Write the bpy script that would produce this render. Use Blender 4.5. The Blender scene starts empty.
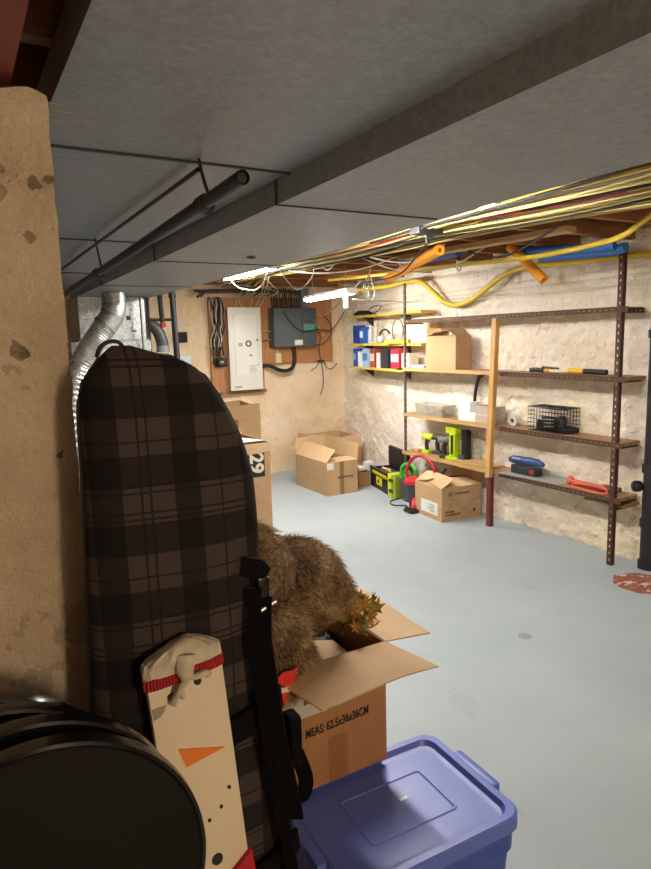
import bpy, bmesh, math, random
from mathutils import Vector, Matrix, noise
R = math.radians
sc = bpy.context.scene
col = sc.collection
random.seed(7)

# ------------------------------------------------------------------ camera
CAM_H = 1.5
cam_data = bpy.data.cameras.new('camera')
cam = bpy.data.objects.new('camera', cam_data)
col.objects.link(cam)
sc.camera = cam
cam_data.sensor_fit = 'HORIZONTAL'
cam_data.sensor_width = 36
cam_data.lens = 637.9 * 36 / 651
cam_data.clip_start = .02
yaw, pitch, roll = .52323, .14972, -.02622
fwd = Vector((math.sin(yaw)*math.cos(pitch), math.cos(yaw)*math.cos(pitch), -math.sin(pitch)))
rgt = Vector((math.cos(yaw), -math.sin(yaw), 0))
upv = rgt.cross(fwd)
r2 = math.cos(roll)*rgt + math.sin(roll)*upv
u2 = -math.sin(roll)*rgt + math.cos(roll)*upv
cam.matrix_world = Matrix(((r2.x, u2.x, -fwd.x, 0), (r2.y, u2.y, -fwd.y, 0), (r2.z, u2.z, -fwd.z, CAM_H), (0, 0, 0, 1)))

# ------------------------------------------------------------------ world, exposure, light levels
w = bpy.data.worlds.new('world'); sc.world = w; w.use_nodes = True
w.node_tree.nodes['Background'].inputs[0].default_value = (1, .85, .7, 1)
w.node_tree.nodes['Background'].inputs[1].default_value = .02
sc.view_settings.view_transform = 'Standard'
sc.view_settings.look = 'None'
sc.view_settings.gamma = 1
sc.view_settings.use_curve_mapping = False
sc.view_settings.exposure = 0.55
TUBE = 122.0          # emission of the tube lamps
TUBE_COL = (1.0, .955, .88)
BULB = 52.0           # watts of the unseen warm light behind the camera
BULB_COL = (1.0, .77, .53)

def lamp(name, loc, watts, colr, size):
    l = bpy.data.lights.new(name, 'POINT'); l.energy = watts; l.color = colr; l.shadow_soft_size = size
    o = bpy.data.objects.new(name, l); o.location = loc; col.objects.link(o)
    return o
lamp('rear_warm_light', (.62, -1.3, 1.45), BULB, BULB_COL, .12)

# ------------------------------------------------------------------ materials
def srgb(h):
    h = h.lstrip('#'); v = [int(h[i:i+2], 16)/255 for i in (0, 2, 4)]
    return tuple(((c/12.92) if c <= .04045 else ((c+.055)/1.055)**2.4) for c in v) + (1,)

class NT:
    def __init__(s, name):
        s.m = bpy.data.materials.new(name); s.m.use_nodes = True
        s.t = s.m.node_tree; s.b = s.t.nodes['Principled BSDF']
        s.tc = s.t.nodes.new('ShaderNodeTexCoord')
        s.co = s.tc.outputs['Object']
    def n(s, typ, ins=None, **kw):
        nd = s.t.nodes.new(typ)
        for k, v in kw.items(): setattr(nd, k, v)
        for k, v in (ins or {}).items():
            if isinstance(v, bpy.types.NodeSocket): s.t.links.new(v, nd.inputs[k])
            else: nd.inputs[k].default_value = v
        return nd
    def noise(s, scale, detail=3, rough=.5, co=None, dist=0):
        return s.n('ShaderNodeTexNoise', {'Vector': co or s.co, 'Scale': scale, 'Detail': detail, 'Roughness': rough, 'Distortion': dist}).outputs['Fac']
    def ramp(s, fac, stops):
        r = s.n('ShaderNodeValToRGB', {'Fac': fac}); e = r.color_ramp.elements
        while len(e) < len(stops): e.new(.5)
        for i, (p, c) in enumerate(stops): e[i].position = p; e[i].color = srgb(c) if isinstance(c, str) else c
        return r.outputs['Color']
    def mix(s, f, a, b, mode='MIX'):
        m = s.n('ShaderNodeMix', data_type='RGBA', blend_type=mode)
        for k, v in ((0, f), (6, a), (7, b)):
            if isinstance(v, bpy.types.NodeSocket): s.t.links.new(v, m.inputs[k])
            else: m.inputs[k].default_value = srgb(v) if isinstance(v, str) else v
        return m.outputs[2]
    def math(s, op, a, b=0, c=0):
        m = s.n('ShaderNodeMath', operation=op)
        for k, v in enumerate((a, b, c)):
            if isinstance(v, bpy.types.NodeSocket): s.t.links.new(v, m.inputs[k])
            else: m.inputs[k].default_value = v
        return m.outputs[0]
    def mapped(s, scale=(1, 1, 1), rot=(0, 0, 0), loc=(0, 0, 0)):
        return s.n('ShaderNodeMapping', {'Vector': s.co, 'Scale': scale, 'Rotation': rot, 'Location': loc}).outputs[0]
    def set(s, **kw):
        for k, v in kw.items():
            k = {'color': 'Base Color', 'rough': 'Roughness', 'metal': 'Metallic', 'spec': 'Specular IOR Level'}.get(k, k)
            if isinstance(v, bpy.types.NodeSocket): s.t.links.new(v, s.b.inputs[k])
            else: s.b.inputs[k].default_value = srgb(v) if isinstance(v, str) else v
        return s
    def bump(s, h, strength=.3, dist=.01):
        b = s.n('ShaderNodeBump', {'Height': h, 'Strength': strength, 'Distance': dist})
        s.t.links.new(b.outputs[0], s.b.inputs['Normal']); return s

_cache = {}
def M(colr, rough=.5, metal=0, var=.08, scale=12, bump=0, name=None):
    """a plain surface with a little procedural unevenness"""
    k = (colr, rough, metal, var, scale, bump)
    if k in _cache: return _cache[k]
    s = NT(name or ('surface_' + colr.strip('#')))
    f = s.noise(scale, 3)
    c = srgb(colr)
    d = tuple(max(0, x*(1-var)) for x in c[:3]) + (1,); l = tuple(min(1, x*(1+var)) for x in c[:3]) + (1,)
    s.set(color=s.mix(f, d, l), rough=rough, metal=metal)
    if bump: s.bump(s.noise(scale*6, 2), bump, .002)
    _cache[k] = s.m
    return s.m

def foam_mat(name, stops, yellow, bstr=.9):
    s = NT(name)
    a = s.ramp(s.noise(2.2, 4, .6), stops)
    b = s.noise(1.3, 3, .6, co=s.mapped(loc=(5, 3, 1)))
    c = s.mix(s.math('MULTIPLY', s.math('SUBTRACT', b, .42), 2.2), a, yellow)
    v = s.noise(14, 4, .65)
    c = s.mix(s.math('MULTIPLY', s.math('GREATER_THAN', v, .69), .35), c, '#a87a48')
    s.set(color=c, rough=.75)
    h = s.math('ADD', s.math('MULTIPLY', s.noise(16, 4, .6, dist=.8), .9), s.math('MULTIPLY', s.noise(55, 3, .6), .35))
    s.bump(h, bstr, .022 if bstr < 1 else .03)
    return s.m
MAT = {}
MAT['foam_r'] = foam_mat('spray_foam_cream', [(.25, '#e0cfba'), (.5, '#eee3d6'), (.75, '#f2e6dc')], '#f0e0b4', 1.0)
MAT['foam_b'] = foam_mat('spray_foam_peach', [(.25, '#dcc09c'), (.5, '#ead6bd'), (.75, '#eeddca')], '#e0bd82')

s = NT('painted_floor')
base = s.ramp(s.noise(1.1, 5, .6), [(.3, '#9aa6ad'), (.7, '#a8b2b7')])
sm = s.noise(5, 5, .7, co=s.mapped(scale=(1, .35, 1)))
base = s.mix(s.math('MULTIPLY', s.math('GREATER_THAN', sm, .64), .25), base, '#8f9698')
sp = s.noise(60, 2, .5)
base = s.mix(s.math('MULTIPLY', s.math('GREATER_THAN', sp, .755), .5), base, '#6f7474')
s.set(color=base, rough=s.math('ADD', s.math('MULTIPLY', s.noise(3, 3), .25), .33), spec=.4)
s.bump(s.noise(9, 5, .6), .12, .01)
MAT['floor'] = s.m

def galv(name, lo, hi, metal=.55, rough=.5):
    s = NT(name)
    v1 = s.n('ShaderNodeTexVoronoi', {'Vector': s.co, 'Scale': 95.0})
    v2 = s.n('ShaderNodeTexVoronoi', {'Vector': s.co, 'Scale': 40.0})
    f = s.math('ADD', s.math('MULTIPLY', s.n('ShaderNodeSeparateColor', {'Color': v1.outputs['Color']}).outputs[0], .5),
               s.math('MULTIPLY', s.n('ShaderNodeSeparateColor', {'Color': v2.outputs['Color']}).outputs[0], .3))
    f = s.math('ADD', f, s.math('MULTIPLY', s.noise(3, 3), .35))
    s.set(color=s.ramp(f, [(.2, lo), (.95, hi)]), metal=metal, rough=s.math('ADD', s.math('MULTIPLY', f, .15), rough-.08))
    s.bump(s.noise(2, 3), .1, .02)
    return s.m
MAT['duct'] = galv('galvanised_duct_steel', '#82858a', '#9c9fa0', .35, .5)
MAT['galv'] = galv('galvanised_bright', '#85898b', '#c2c6c6', .7, .4)

s = NT('foil_flex')
s.set(color=s.ramp(s.noise(30, 3), [(.3, '#b4b6b6'), (.7, '#e4e4e2')]), metal=.8, rough=.3)
s.bump(s.noise(50, 3), .6, .01); MAT['foil'] = s.m

s = NT('rough_concrete')
c = s.ramp(s.noise(5, 6, .65), [(.3, '#aa9a85'), (.5, '#c0af97'), (.72, '#cfc1aa')])
g = s.noise(3.2, 6, .7, co=s.mapped(loc=(3, 7, 2)))
c = s.mix(s.math('MULTIPLY', s.math('GREATER_THAN', g, .64), .5), c, '#8b8273')
vo = s.n('ShaderNodeTexVoronoi', {'Vector': s.co, 'Scale': 6.0}, feature='F1').outputs['Distance']
c = s.mix(s.math('MULTIPLY', s.math('LESS_THAN', vo, .07), .85), c, '#4a443c')
s.set(color=c, rough=.9)
s.bump(s.math('ADD', s.noise(22, 6, .7), s.math('MULTIPLY', s.noise(120, 3), .3)), 1.0, .02)
s.chips = []
def chip(c_, cx, cz, r_, dark='#5b5145'):  # paints the shade of chipped hollows into the concrete colour
    nz = s.n('ShaderNodeTexNoise', {'Vector': s.co, 'Scale': 45.0, 'Detail': 3.0}).outputs['Color']
    vv = s.n('ShaderNodeVectorMath', {0: s.co, 1: s.n('ShaderNodeVectorMath', {0: nz, 1: (.03, .0, .03)}, operation='MULTIPLY').outputs[0]}, operation='ADD').outputs[0]
    vv = s.n('ShaderNodeVectorMath', {0: vv, 1: (1, 0, 1)}, operation='MULTIPLY').outputs[0]
    d_ = s.n('ShaderNodeVectorMath', {0: vv, 1: (cx+.015, 0, cz+.015)}, operation='DISTANCE').outputs['Value']
    return s.mix(s.math('MULTIPLY', s.math('LESS_THAN', d_, r_), .8), c_, dark)
for cx, cz, r_, dk in ((.145, 1.772, .012, '#6c6152'), (.172, 1.775, .008, '#6c6152'), (.10, 1.79, .008, '#7a6d5a'), (.108, 1.49, .009, '#3e372e'), (.098, 1.492, .013, '#75694f'), (.152, 1.307, .0075, '#4c4438'), (.13, 1.68, .008, '#7f7260'), (.06, 1.64, .016, '#8a7c68'), (.03, 1.80, .02, '#94856e'), (.09, 1.75, .014, '#94856e')):
    c = chip(c, cx, cz, r_, dk)
s.t.links.new(c, s.b.inputs['Base Color'])
MAT['concrete'] = s.m

def wood(name, a, b, axis='y', rough=.6):
    s = NT(name)
    sc_ = {'x': (1.2, 14, 14), 'y': (14, 1.2, 14), 'z': (14, 14, 1.2)}[axis]
    f = s.noise(2.5, 5, .6, co=s.mapped(scale=sc_), dist=.6)
    s.set(color=s.ramp(f, [(.3, a), (.7, b)]), rough=rough)
    s.bump(f, .15, .003)
    return s.m
MAT['joist'] = wood('joist_wood', '#7a4a2a', '#a06a40', 'x')
MAT['subfloor'] = wood('subfloor_boards', '#5a3620', '#7c5032', 'y')
MAT['beamwood'] = wood('light_timber', '#b08a5a', '#cba878', 'y')
MAT['shelfwood'] = wood('shelf_board_wood', '#8a6a48', '#b08c62', 'y')
MAT['pine'] = wood('pine_stud', '#b98a4c', '#d3a868', 'z')
MAT['yellowwood'] = wood('yellow_painted_board', '#c9a63a', '#d9bd58', 'y', .5)
MAT['redwood'] = wood('maroon_painted_stud', '#57211c', '#6e2c25', 'z')
MAT['plywood'] = wood('plywood_sheet', '#a06a3e', '#b98250', 'z')
MAT['plank'] = wood('loose_plank', '#a5814f', '#c4a06a', 'y')

def card(name, a, b):
    s = NT(name)
    f = s.noise(7, 4, .6); g = s.noise(2, 2)
    wv = s.n('ShaderNodeTexWave', {'Vector': s.co, 'Scale': 60.0, 'Distortion': .4}, bands_direction='Z').outputs['Fac']
    c = s.ramp(s.math('ADD', s.math('MULTIPLY', f, .6), s.math('MULTIPLY', g, .4)), [(.3, a), (.7, b)])
    s.set(color=c, rough=.8); s.bump(s.math('ADD', s.math('MULTIPLY', wv, .2), f), .12, .004)
    return s.m
MAT['card'] = card('cardboard', '#a88762', '#bd9b74')
MAT['card_dark'] = card('cardboard_weathered', '#966a42', '#ae8052')
MAT['card_light'] = card('cardboard_inner', '#b89870', '#caab84')
MAT['tape'] = M('#8f6a3e', .35, var=.05)
MAT['paper'] = M('#dcdcd6', .6, var=.04)
MAT['ink'] = M('#1c1a18', .7)
MAT['black'] = M('#141414', .45)
MAT['black_gloss'] = M('#0c0c0c', .22)
MAT['rubber'] = M('#1a1a1b', .65)
MAT['iron'] = M('#26272a', .5, .3, bump=.3)
MAT['steel'] = M('#8a8c8e', .35, .8)
MAT['rust'] = M('#4e3628', .6, .3, var=.4, scale=40)
MAT['white'] = M('#e2e2dc', .4, var=.03)
MAT['offwhite'] = M('#d6cdb8', .5, var=.05)
MAT['yellow_cable'] = M('#c6a534', .5)
MAT['white_cable'] = M('#c6c2b4', .5)
MAT['hose_yellow'] = M('#d6b93c', .45, var=.12, scale=30)
MAT['orange'] = M('#f09a20', .6, var=.06)
MAT['blue'] = M('#3566a8', .5, var=.12)
MAT['lime'] = M('#b8d41e', .4, var=.05)
MAT['green'] = M('#3fa33a', .4, var=.05)
MAT['grey_plastic'] = M('#3c3e42', .5)
MAT['red'] = M('#b51f2a', .4, var=.06)
MAT['coral'] = M('#d8604c', .5, var=.06)
MAT['brass'] = M('#a5804a', .35, .8)

s = NT('tube_glow')
s.b.inputs['Emission Color'].default_value = TUBE_COL + (1,)
s.b.inputs['Emission Strength'].default_value = TUBE
MAT['tube'] = s.m

# tinted blue bin plastic
s = NT('blue_bin_plastic')
s.set(color=s.ramp(s.noise(4, 4), [(.3, '#2a409a'), (.7, '#344ba8')]), rough=.38, spec=.5)
s.b.inputs['Subsurface Weight'].default_value = .0
s.bump(s.noise(160, 2), .06, .002)
MAT['bin'] = s.m
s = NT('blue_bin_lid_plastic')
d = s.noise(6, 5, .7)
s.set(color=s.mix(s.math('MULTIPLY', d, .45), '#5068c6', '#6a72aa'), rough=s.math('ADD', s.math('MULTIPLY', d, .3), .25), spec=.5)
s.bump(s.noise(160, 2), .06, .002)
MAT['lid'] = s.m

# plaid cloth: bands fixed to the bag
s = NT('dark_plaid_cloth')
sx = s.n('ShaderNodeSeparateXYZ', {'Vector': s.tc.outputs['Object']})
X, Z = sx.outputs[0], sx.outputs[2]
def bands(coord, items):
    acc = None
    for c, wd in items:
        m = s.math('COMPARE', coord, c, wd/2)
        acc = m if acc is None else s.math('MAXIMUM', acc, m)
    return acc
zz = s.math('ADD', Z, s.math('MULTIPLY', X, .02))
hb = bands(zz, [(1.403-.114*i, .052) for i in range(12)])
vb = bands(X, [(-.045, .044), (-.175, .046), (.083, .044)])
hl = bands(zz, [(z0+dz, .004) for z0 in (1.46, 1.253, 1.208, 1.025, .98, .797, .752, .569, .524, .341, .296) for dz in (0, .011)] + [(1.338, .0035), (1.110, .0035), (.882, .0035), (.654, .0035), (.426, .0035)])
vl = bands(X, [(-.122, .004), (-.107, .004), (.016, .004)])
c = s.mix(s.math('MULTIPLY', hb, .72), '#413936', '#0d0e10')
c = s.mix(s.math('MULTIPLY', vb, .72), c, '#0b0c0e')
c = s.mix(s.math('MULTIPLY', s.math('MAXIMUM', hl, vl), .75), c, '#1a1416')
weave = s.noise(700, 2)
c = s.mix(s.math('MULTIPLY', weave, .25), c, '#1c1718')
s.set(color=c, rough=.85, spec=.15)
s.bump(s.math('ADD', s.math('MULTIPLY', weave, .25), s.noise(7, 3)), .3, .006)
MAT['plaid'] = s.m

s = NT('fur_strands')
f = s.noise(16, 4, .7); g = s.noise(120, 2)
s.set(color=s.ramp(s.math('ADD', s.math('MULTIPLY', f, .55), s.math('MULTIPLY', g, .45)),
                   [(.34, '#3a2d20'), (.5, '#8c7252'), (.66, '#d0ba98')]), rough=.6, spec=.2)
MAT['fur'] = s.m
s = NT('fur_backing'); s.set(color=s.ramp(s.noise(14, 4), [(.35, '#3a2d20'), (.65, '#7a6248')]), rough=.9); s.bump(s.noise(60, 4), .8, .02); MAT['furbase'] = s.m

s = NT('ribbed_red_knit'); 
wv = s.n('ShaderNodeTexWave', {'Vector': s.co, 'Scale': 60.0}, bands_direction='X').outputs['Fac']
s.set(color=s.mix(wv, '#7a1219', '#bf2430'), rough=.9); s.bump(wv, .8, .004); MAT['rib'] = s.m
s = NT('cream_fleece'); f = s.noise(30, 4)
s.set(color=s.ramp(f, [(.3, '#a39a88'), (.7, '#c3baa6')]), rough=.95); s.bump(f, .7, .01); MAT['fleece'] = s.m

# ------------------------------------------------------------------ mesh helpers
def box(bm, lo, hi, mtx=None, bev=0):
    x0, y0, z0 = lo; x1, y1, z1 = hi
    vs = [bm.verts.new(v) for v in ((x0, y0, z0), (x1, y0, z0), (x1, y1, z0), (x0, y1, z0), (x0, y0, z1), (x1, y0, z1), (x1, y1, z1), (x0, y1, z1))]
    fs = [bm.faces.new([vs[i] for i in q]) for q in ((0, 3, 2, 1), (4, 5, 6, 7), (0, 1, 5, 4), (1, 2, 6, 5), (2, 3, 7, 6), (3, 0, 4, 7))]
    if bev:
        es = list({e for f in fs for e in f.edges})
        r = bmesh.ops.bevel(bm, geom=es, offset=bev, segments=2, profile=.6, affect='EDGES')
        vs = list({v for f in r['faces'] for v in f.verts} | {v for v in vs if v.is_valid})
    if mtx is not None:
        for v in vs: v.co = mtx @ v.co
    return vs
def smooth_pts(pts, n=6):
    P = [Vector(p) for p in pts]
    if len(P) < 3: return P
    out = []
    for i in range(len(P)-1):
        p0 = P[max(i-1, 0)]; p1 = P[i]; p2 = P[i+1]; p3 = P[min(i+2, len(P)-1)]
        for k in range(n):
            t = k/n
            out.append(.5*((2*p1)+(-p0+p2)*t+(2*p0-5*p1+4*p2-p3)*t*t+(-p0+3*p1-3*p2+p3)*t**3))
    out.append(P[-1]); return out
def tube(bm, pts, r, seg=8, caps=True, smooth=0, radii=None, flat=None):
    P = smooth_pts(pts, smooth) if smooth else [Vector(p) for p in pts]
    if radii: radii = [radii[0] + (radii[-1]-radii[0])*i/(len(P)-1) for i in range(len(P))] if len(radii) == 2 else radii
    up = Vector((0, 0, 1)); prev = None; rings = []
    for i, p in enumerate(P):
        t = (P[min(i+1, len(P)-1)]-P[max(i-1, 0)])
        if t.length < 1e-9: t = Vector((0, 0, 1))
        t.normalize()
        if prev is None:
            a = t.cross(up) if abs(t.z) < .95 else t.cross(Vector((1, 0, 0)))
        else:
            a = prev - t*prev.dot(t)
        a.normalize(); prev = a; b = t.cross(a)
        rr = radii[i] if radii else r
        rb = rr*(flat or 1)
        rings.append([bm.verts.new(p + a*rr*math.cos(2*math.pi*k/seg) + b*rb*math.sin(2*math.pi*k/seg)) for k in range(seg)])
    for i in range(len(rings)-1):
        for k in range(seg):
            bm.faces.new((rings[i][k], rings[i][(k+1) % seg], rings[i+1][(k+1) % seg], rings[i+1][k]))
    if caps:
        bm.faces.new(rings[0][::-1]); bm.faces.new(rings[-1])
    return rings
def lathe(bm, prof, mtx=None, seg=24, cap=True):
    rings = []
    for r, z in prof:
        rings.append([bm.verts.new((r*math.cos(2*math.pi*k/seg), r*math.sin(2*math.pi*k/seg), z)) for k in range(seg)])
    for i in range(len(rings)-1):
        for k in range(seg):
            bm.faces.new((rings[i][k], rings[i][(k+1) % seg], rings[i+1][(k+1) % seg], rings[i+1][k]))
    if cap:
        bm.faces.new(rings[0][::-1]); bm.faces.new(rings[-1])
    if mtx is not None:
        for rg in rings:
            for v in rg: v.co = mtx @ v.co
def prism(bm, poly, vec, mtx=None):
    vec = Vector(vec)
    a = [bm.verts.new(Vector(p)) for p in poly]; b = [bm.verts.new(Vector(p)+vec) for p in poly]
    n = len(a)
    bm.faces.new(a[::-1]); bm.faces.new(b)
    for i in range(n): bm.faces.new((a[i], a[(i+1) % n], b[(i+1) % n], b[i]))
    if mtx is not None:
        for v in a+b: v.co = mtx @ v.co
def frame(loc, rz=0, rx=0, ry=0):
    return Matrix.Translation(loc) @ Matrix.Rotation(rz, 4, 'Z') @ Matrix.Rotation(ry, 4, 'Y') @ Matrix.Rotation(rx, 4, 'X')
def bmnew(): return bmesh.new()
def tag(o, label=None, cat=None, group=None, kind=None):
    if label: o['label'] = label
    if cat: o['category'] = cat
    if group: o['group'] = group
    if kind: o['kind'] = kind
    return o
def obj(name, bm, mat, parent=None, smooth=False, label=None, origin=None):
    """link a bmesh in world coordinates as one mesh object; a top-level mesh gets its origin at its base"""
    bmesh.ops.recalc_face_normals(bm, faces=bm.faces[:])
    me = bpy.data.meshes.new(name)
    if smooth is not False:
        for f in bm.faces: f.smooth = True
    bm.to_mesh(me); bm.free()
    if smooth is not False:
        try: me.set_sharp_from_angle(angle=R(40 if smooth is True else smooth))
        except Exception: pass
    for m_ in (mat if isinstance(mat, (list, tuple)) else [mat]): me.materials.append(m_)
    o = bpy.data.objects.new(name, me); col.objects.link(o)
    if parent is not None:
        o.parent = parent; o.matrix_parent_inverse = parent_inv(parent)
    else:
        if origin is None:
            xs = [v.co for v in me.vertices]
            origin = Vector(((min(v.x for v in xs)+max(v.x for v in xs))/2, (min(v.y for v in xs)+max(v.y for v in xs))/2, min(v.z for v in xs)))
        origin = Vector(origin)
        me.transform(Matrix.Translation(-origin)); o.location = origin
    if label: o['label'] = label
    return o
def parent_inv(p):
    m = Matrix.Identity(4); q = p
    chain = []
    while q is not None: chain.append(q); q = q.parent
    for q in reversed(chain):
        m = m @ (q.matrix_parent_inverse if q.parent else Matrix.Identity(4)) @ q.matrix_basis
    return m.inverted()
def thing(name, loc, label, cat, group=None, rz=0):
    o = bpy.data.objects.new(name, None); col.objects.link(o)
    o.location = loc; o.rotation_euler = (0, 0, rz); o.empty_display_size = .05
    return tag(o, label, cat, group)
def boxo(name, lo, hi, mat, parent=None, mtx=None, bev=0, label=None):
    bm = bmnew(); box(bm, lo, hi, mtx, bev); return obj(name, bm, mat, parent, smooth=(35 if bev else False), label=label)
def tubeo(name, pts, r, mat, parent=None, seg=8, smooth=0, **kw):
    bm = bmnew(); tube(bm, pts, r, seg, smooth=smooth, **{k: v for k, v in kw.items() if k in ('radii', 'caps', 'flat')})
    return obj(name, bm, mat, parent, smooth=True, label=kw.get('label'))
def struct(o): o['kind'] = 'structure'; return o
def text(s_, size, loc, mat, parent, name='lettering', right=(1, 0, 0), up=(0, 0, 1), align='CENTER', squeeze=1, bold=0):
    cu = bpy.data.curves.new(name, 'FONT'); cu.body = s_; cu.size = size; cu.align_x = align; cu.align_y = 'CENTER'
    cu.extrude = .0006; cu.offset = bold
    to = bpy.data.objects.new(name + '_tmp', cu); col.objects.link(to)
    dg = bpy.context.evaluated_depsgraph_get()
    me = bpy.data.meshes.new_from_object(to.evaluated_get(dg))
    bpy.data.objects.remove(to)
    r_ = Vector(right).normalized(); u_ = Vector(up).normalized(); n_ = r_.cross(u_)
    mt = Matrix(((r_.x*squeeze, u_.x, n_.x, loc[0]), (r_.y*squeeze, u_.y, n_.y, loc[1]), (r_.z*squeeze, u_.z, n_.z, loc[2]), (0, 0, 0, 1)))
    me.transform(mt); me.materials.clear(); me.materials.append(mat)
    o = bpy.data.objects.new(name, me); col.objects.link(o)
    o.parent = parent; o.matrix_parent_inverse = parent_inv(parent)
    return o
def copy_tree(o, loc=None, rz=None, label=None):
    c = o.copy(); col.objects.link(c)
    if loc is not None: c.location = loc
    if rz is not None: c.rotation_euler[2] = rz
    if label: c['label'] = label
    def kids(src, dst):
        for ch in [x for x in bpy.data.objects if x.parent == src]:
            d_ = ch.copy(); col.objects.link(d_); d_.parent = dst; kids(ch, d_)
    kids(o, c)
    return c

# ------------------------------------------------------------------ the room shell
WX, YB, ZJ, ZC = 3.765, 6.47, 2.06, 2.26
def wall_x(y): return WX if y < 4.3 else WX + (y-4.3)*.105
bm = bmnew()
v = [bm.verts.new(p) for p in ((-2, -1.6, 0), (4.15, -1.6, 0), (4.15, YB+.1, 0), (-2, YB+.1, 0))]; bm.faces.new(v)
struct(obj('floor', bm, MAT['floor'], origin=(0, 0, 0)))
bm = bmnew()
box(bm, (-2.1, -1.7, ZC), (4.2, YB+.15, ZC+.04))
struct(obj('ceiling', bm, MAT['subfloor'], origin=(0, 0, ZC)))

def foam_wall(name, mat, fn, n1, n2, amp):
    bm = bmnew(); grid = []
    for i in range(n1+1):
        row = []
        for j in range(n2+1):
            p, nrm = fn(i/n1, j/n2)
            q = Vector(p)
            kf = 1.0 if (p[0] > 3 and p[1] < 4.3) else .45
            d = noise.fractal(q*3.0, 1.0, 2.0, 4)*amp + noise.noise(q*14)*amp*.55*kf + noise.noise(q*26)*amp*.75*kf
            # foam stretched in vertical studs' bays
            row.append(bm.verts.new(q + Vector(nrm)*d))
        grid.append(row)
    for i in range(n1):
        for j in range(n2):
            bm.faces.new((grid[i][j], grid[i+1][j], grid[i+1][j+1], grid[i][j+1]))
    o = obj(name, bm, mat, smooth=180, origin=(0, 0, 0)); return struct(o)
foam_wall('wall_right', MAT['foam_r'], lambda a, b: ((wall_x(-1.6+a*8.15)+.01 + (.03 if b*2.26 > 2.0 else 0), -1.6+a*8.15, b*2.26), (-1, 0, 0)), 480, 130, .026)
foam_wall('wall_back', MAT['foam_b'], lambda a, b: ((-2+a*6.05, YB+.0, b*2.26), (0, -1, 0)), 330, 130, .022)
bm = bmnew(); box(bm, (-2.1, -1.6, 0), (-2, YB, ZC)); struct(obj('wall_left', bm, MAT['foam_b']))
bm = bmnew(); box(bm, (-2.1, -1.7, 0), (4.2, -1.6, ZC)); struct(obj('wall_front', bm, MAT['concrete']))

# floor joists overhead
JY = [.15+.406*i for i in range(16)]
for y in JY:
    j = boxo('ceiling_joist', (-2, y-.02, ZJ), (3.74 if y < 4.3 else 3.80, y+.02, ZC), MAT['joist']); struct(j)
# sill plate along the right wall
struct(boxo('trim_1', (3.60, -1.5, 2.19), (3.76, YB-.05, 2.255), MAT['joist']))

# concrete pier that carries the beam
def pier():
    bm = bmnew(); nx, nz = 60, 150
    x0, x1, y0, y1, H = -.75, .18, 1.2, 1.62, 1.93
    def top(x): return H - .016 + .016*noise.noise(Vector((x*24, 0, 3))) - (.012 if .06 < x < .15 else 0)*abs(noise.noise(Vector((x*60, 2, 3))))*2
    front = []
    for i in range(nx+1):
        row = []
        for j in range(nz+1):
            x = x0+(x1-x0)*i/nx; z = top(x)*j/nz
            p = Vector((x, y0, z))
            d = .007*noise.fractal(p*7, 1, 2, 5) + .003*noise.noise(p*60)
            edge = max(0, (x-(x1-.02))/.02); dx = -.004*noise.noise(Vector((0, 4, z*22)))*edge - .003*edge
            # chipped hollows
            for (cx, cz, r_, dep) in ((.105, 1.79, .022, .014), (.15, 1.775, .02, .012), (.105, 1.49, .012, .018), (.152, 1.307, .008, .010), (.07, 1.80, .03, .006), (.06, 1.62, .012, .008)):
                q = math.hypot((x-cx)/(1.3+.4*noise.noise(p*50)), z-cz)/r_
                if q < 1: d += dep*(1-q*q)
            row.append(bm.verts.new((x+dx, y0+d, z)))
        front.append(row)
    for i in range(nx):
        for j in range(nz): bm.faces.new((front[i][j], front[i+1][j], front[i+1][j+1], front[i][j+1]))
    back = [[bm.verts.new((x0, y1, 0)), bm.verts.new((x0, y1, H))], [bm.verts.new((x1, y1, 0)), bm.verts.new((x1, y1, H))]]
    bm.faces.new([front[nx][j] for j in range(nz+1)] + [back[1][1], back[1][0]])
    bm.faces.new([front[0][j] for j in range(nz, -1, -1)] + [back[0][0], back[0][1]])
    bm.faces.new([front[i][nz] for i in range(nx+1)] + [back[1][1], back[0][1]])
    bm.faces.new((back[0][0], back[1][0], back[1][1], back[0][1]))
    struct(obj('concrete_pillar', bm, MAT['concrete'], smooth=60, origin=(0, 0, 0)))
pier()
# painted steel I-beam resting on the pier
t = thing('steel_beam', (-.02, 1.2, 1.93), 'dark red-brown painted steel beam resting on top of the concrete pillar', 'beam')
boxo('flange', (-.20, -1.4, 1.932), (.128, 1.36, 1.946), M('#7d3c32', .6, var=.2), t)
boxo('flange', (-.20, -1.4, 2.04), (.128, 1.36, 2.055), M('#7d3c32', .6, var=.2), t)
boxo('web', (-.04, -1.4, 1.946), (-.028, 1.36, 2.04), M('#2c1a18', .6, .1), t)

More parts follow.
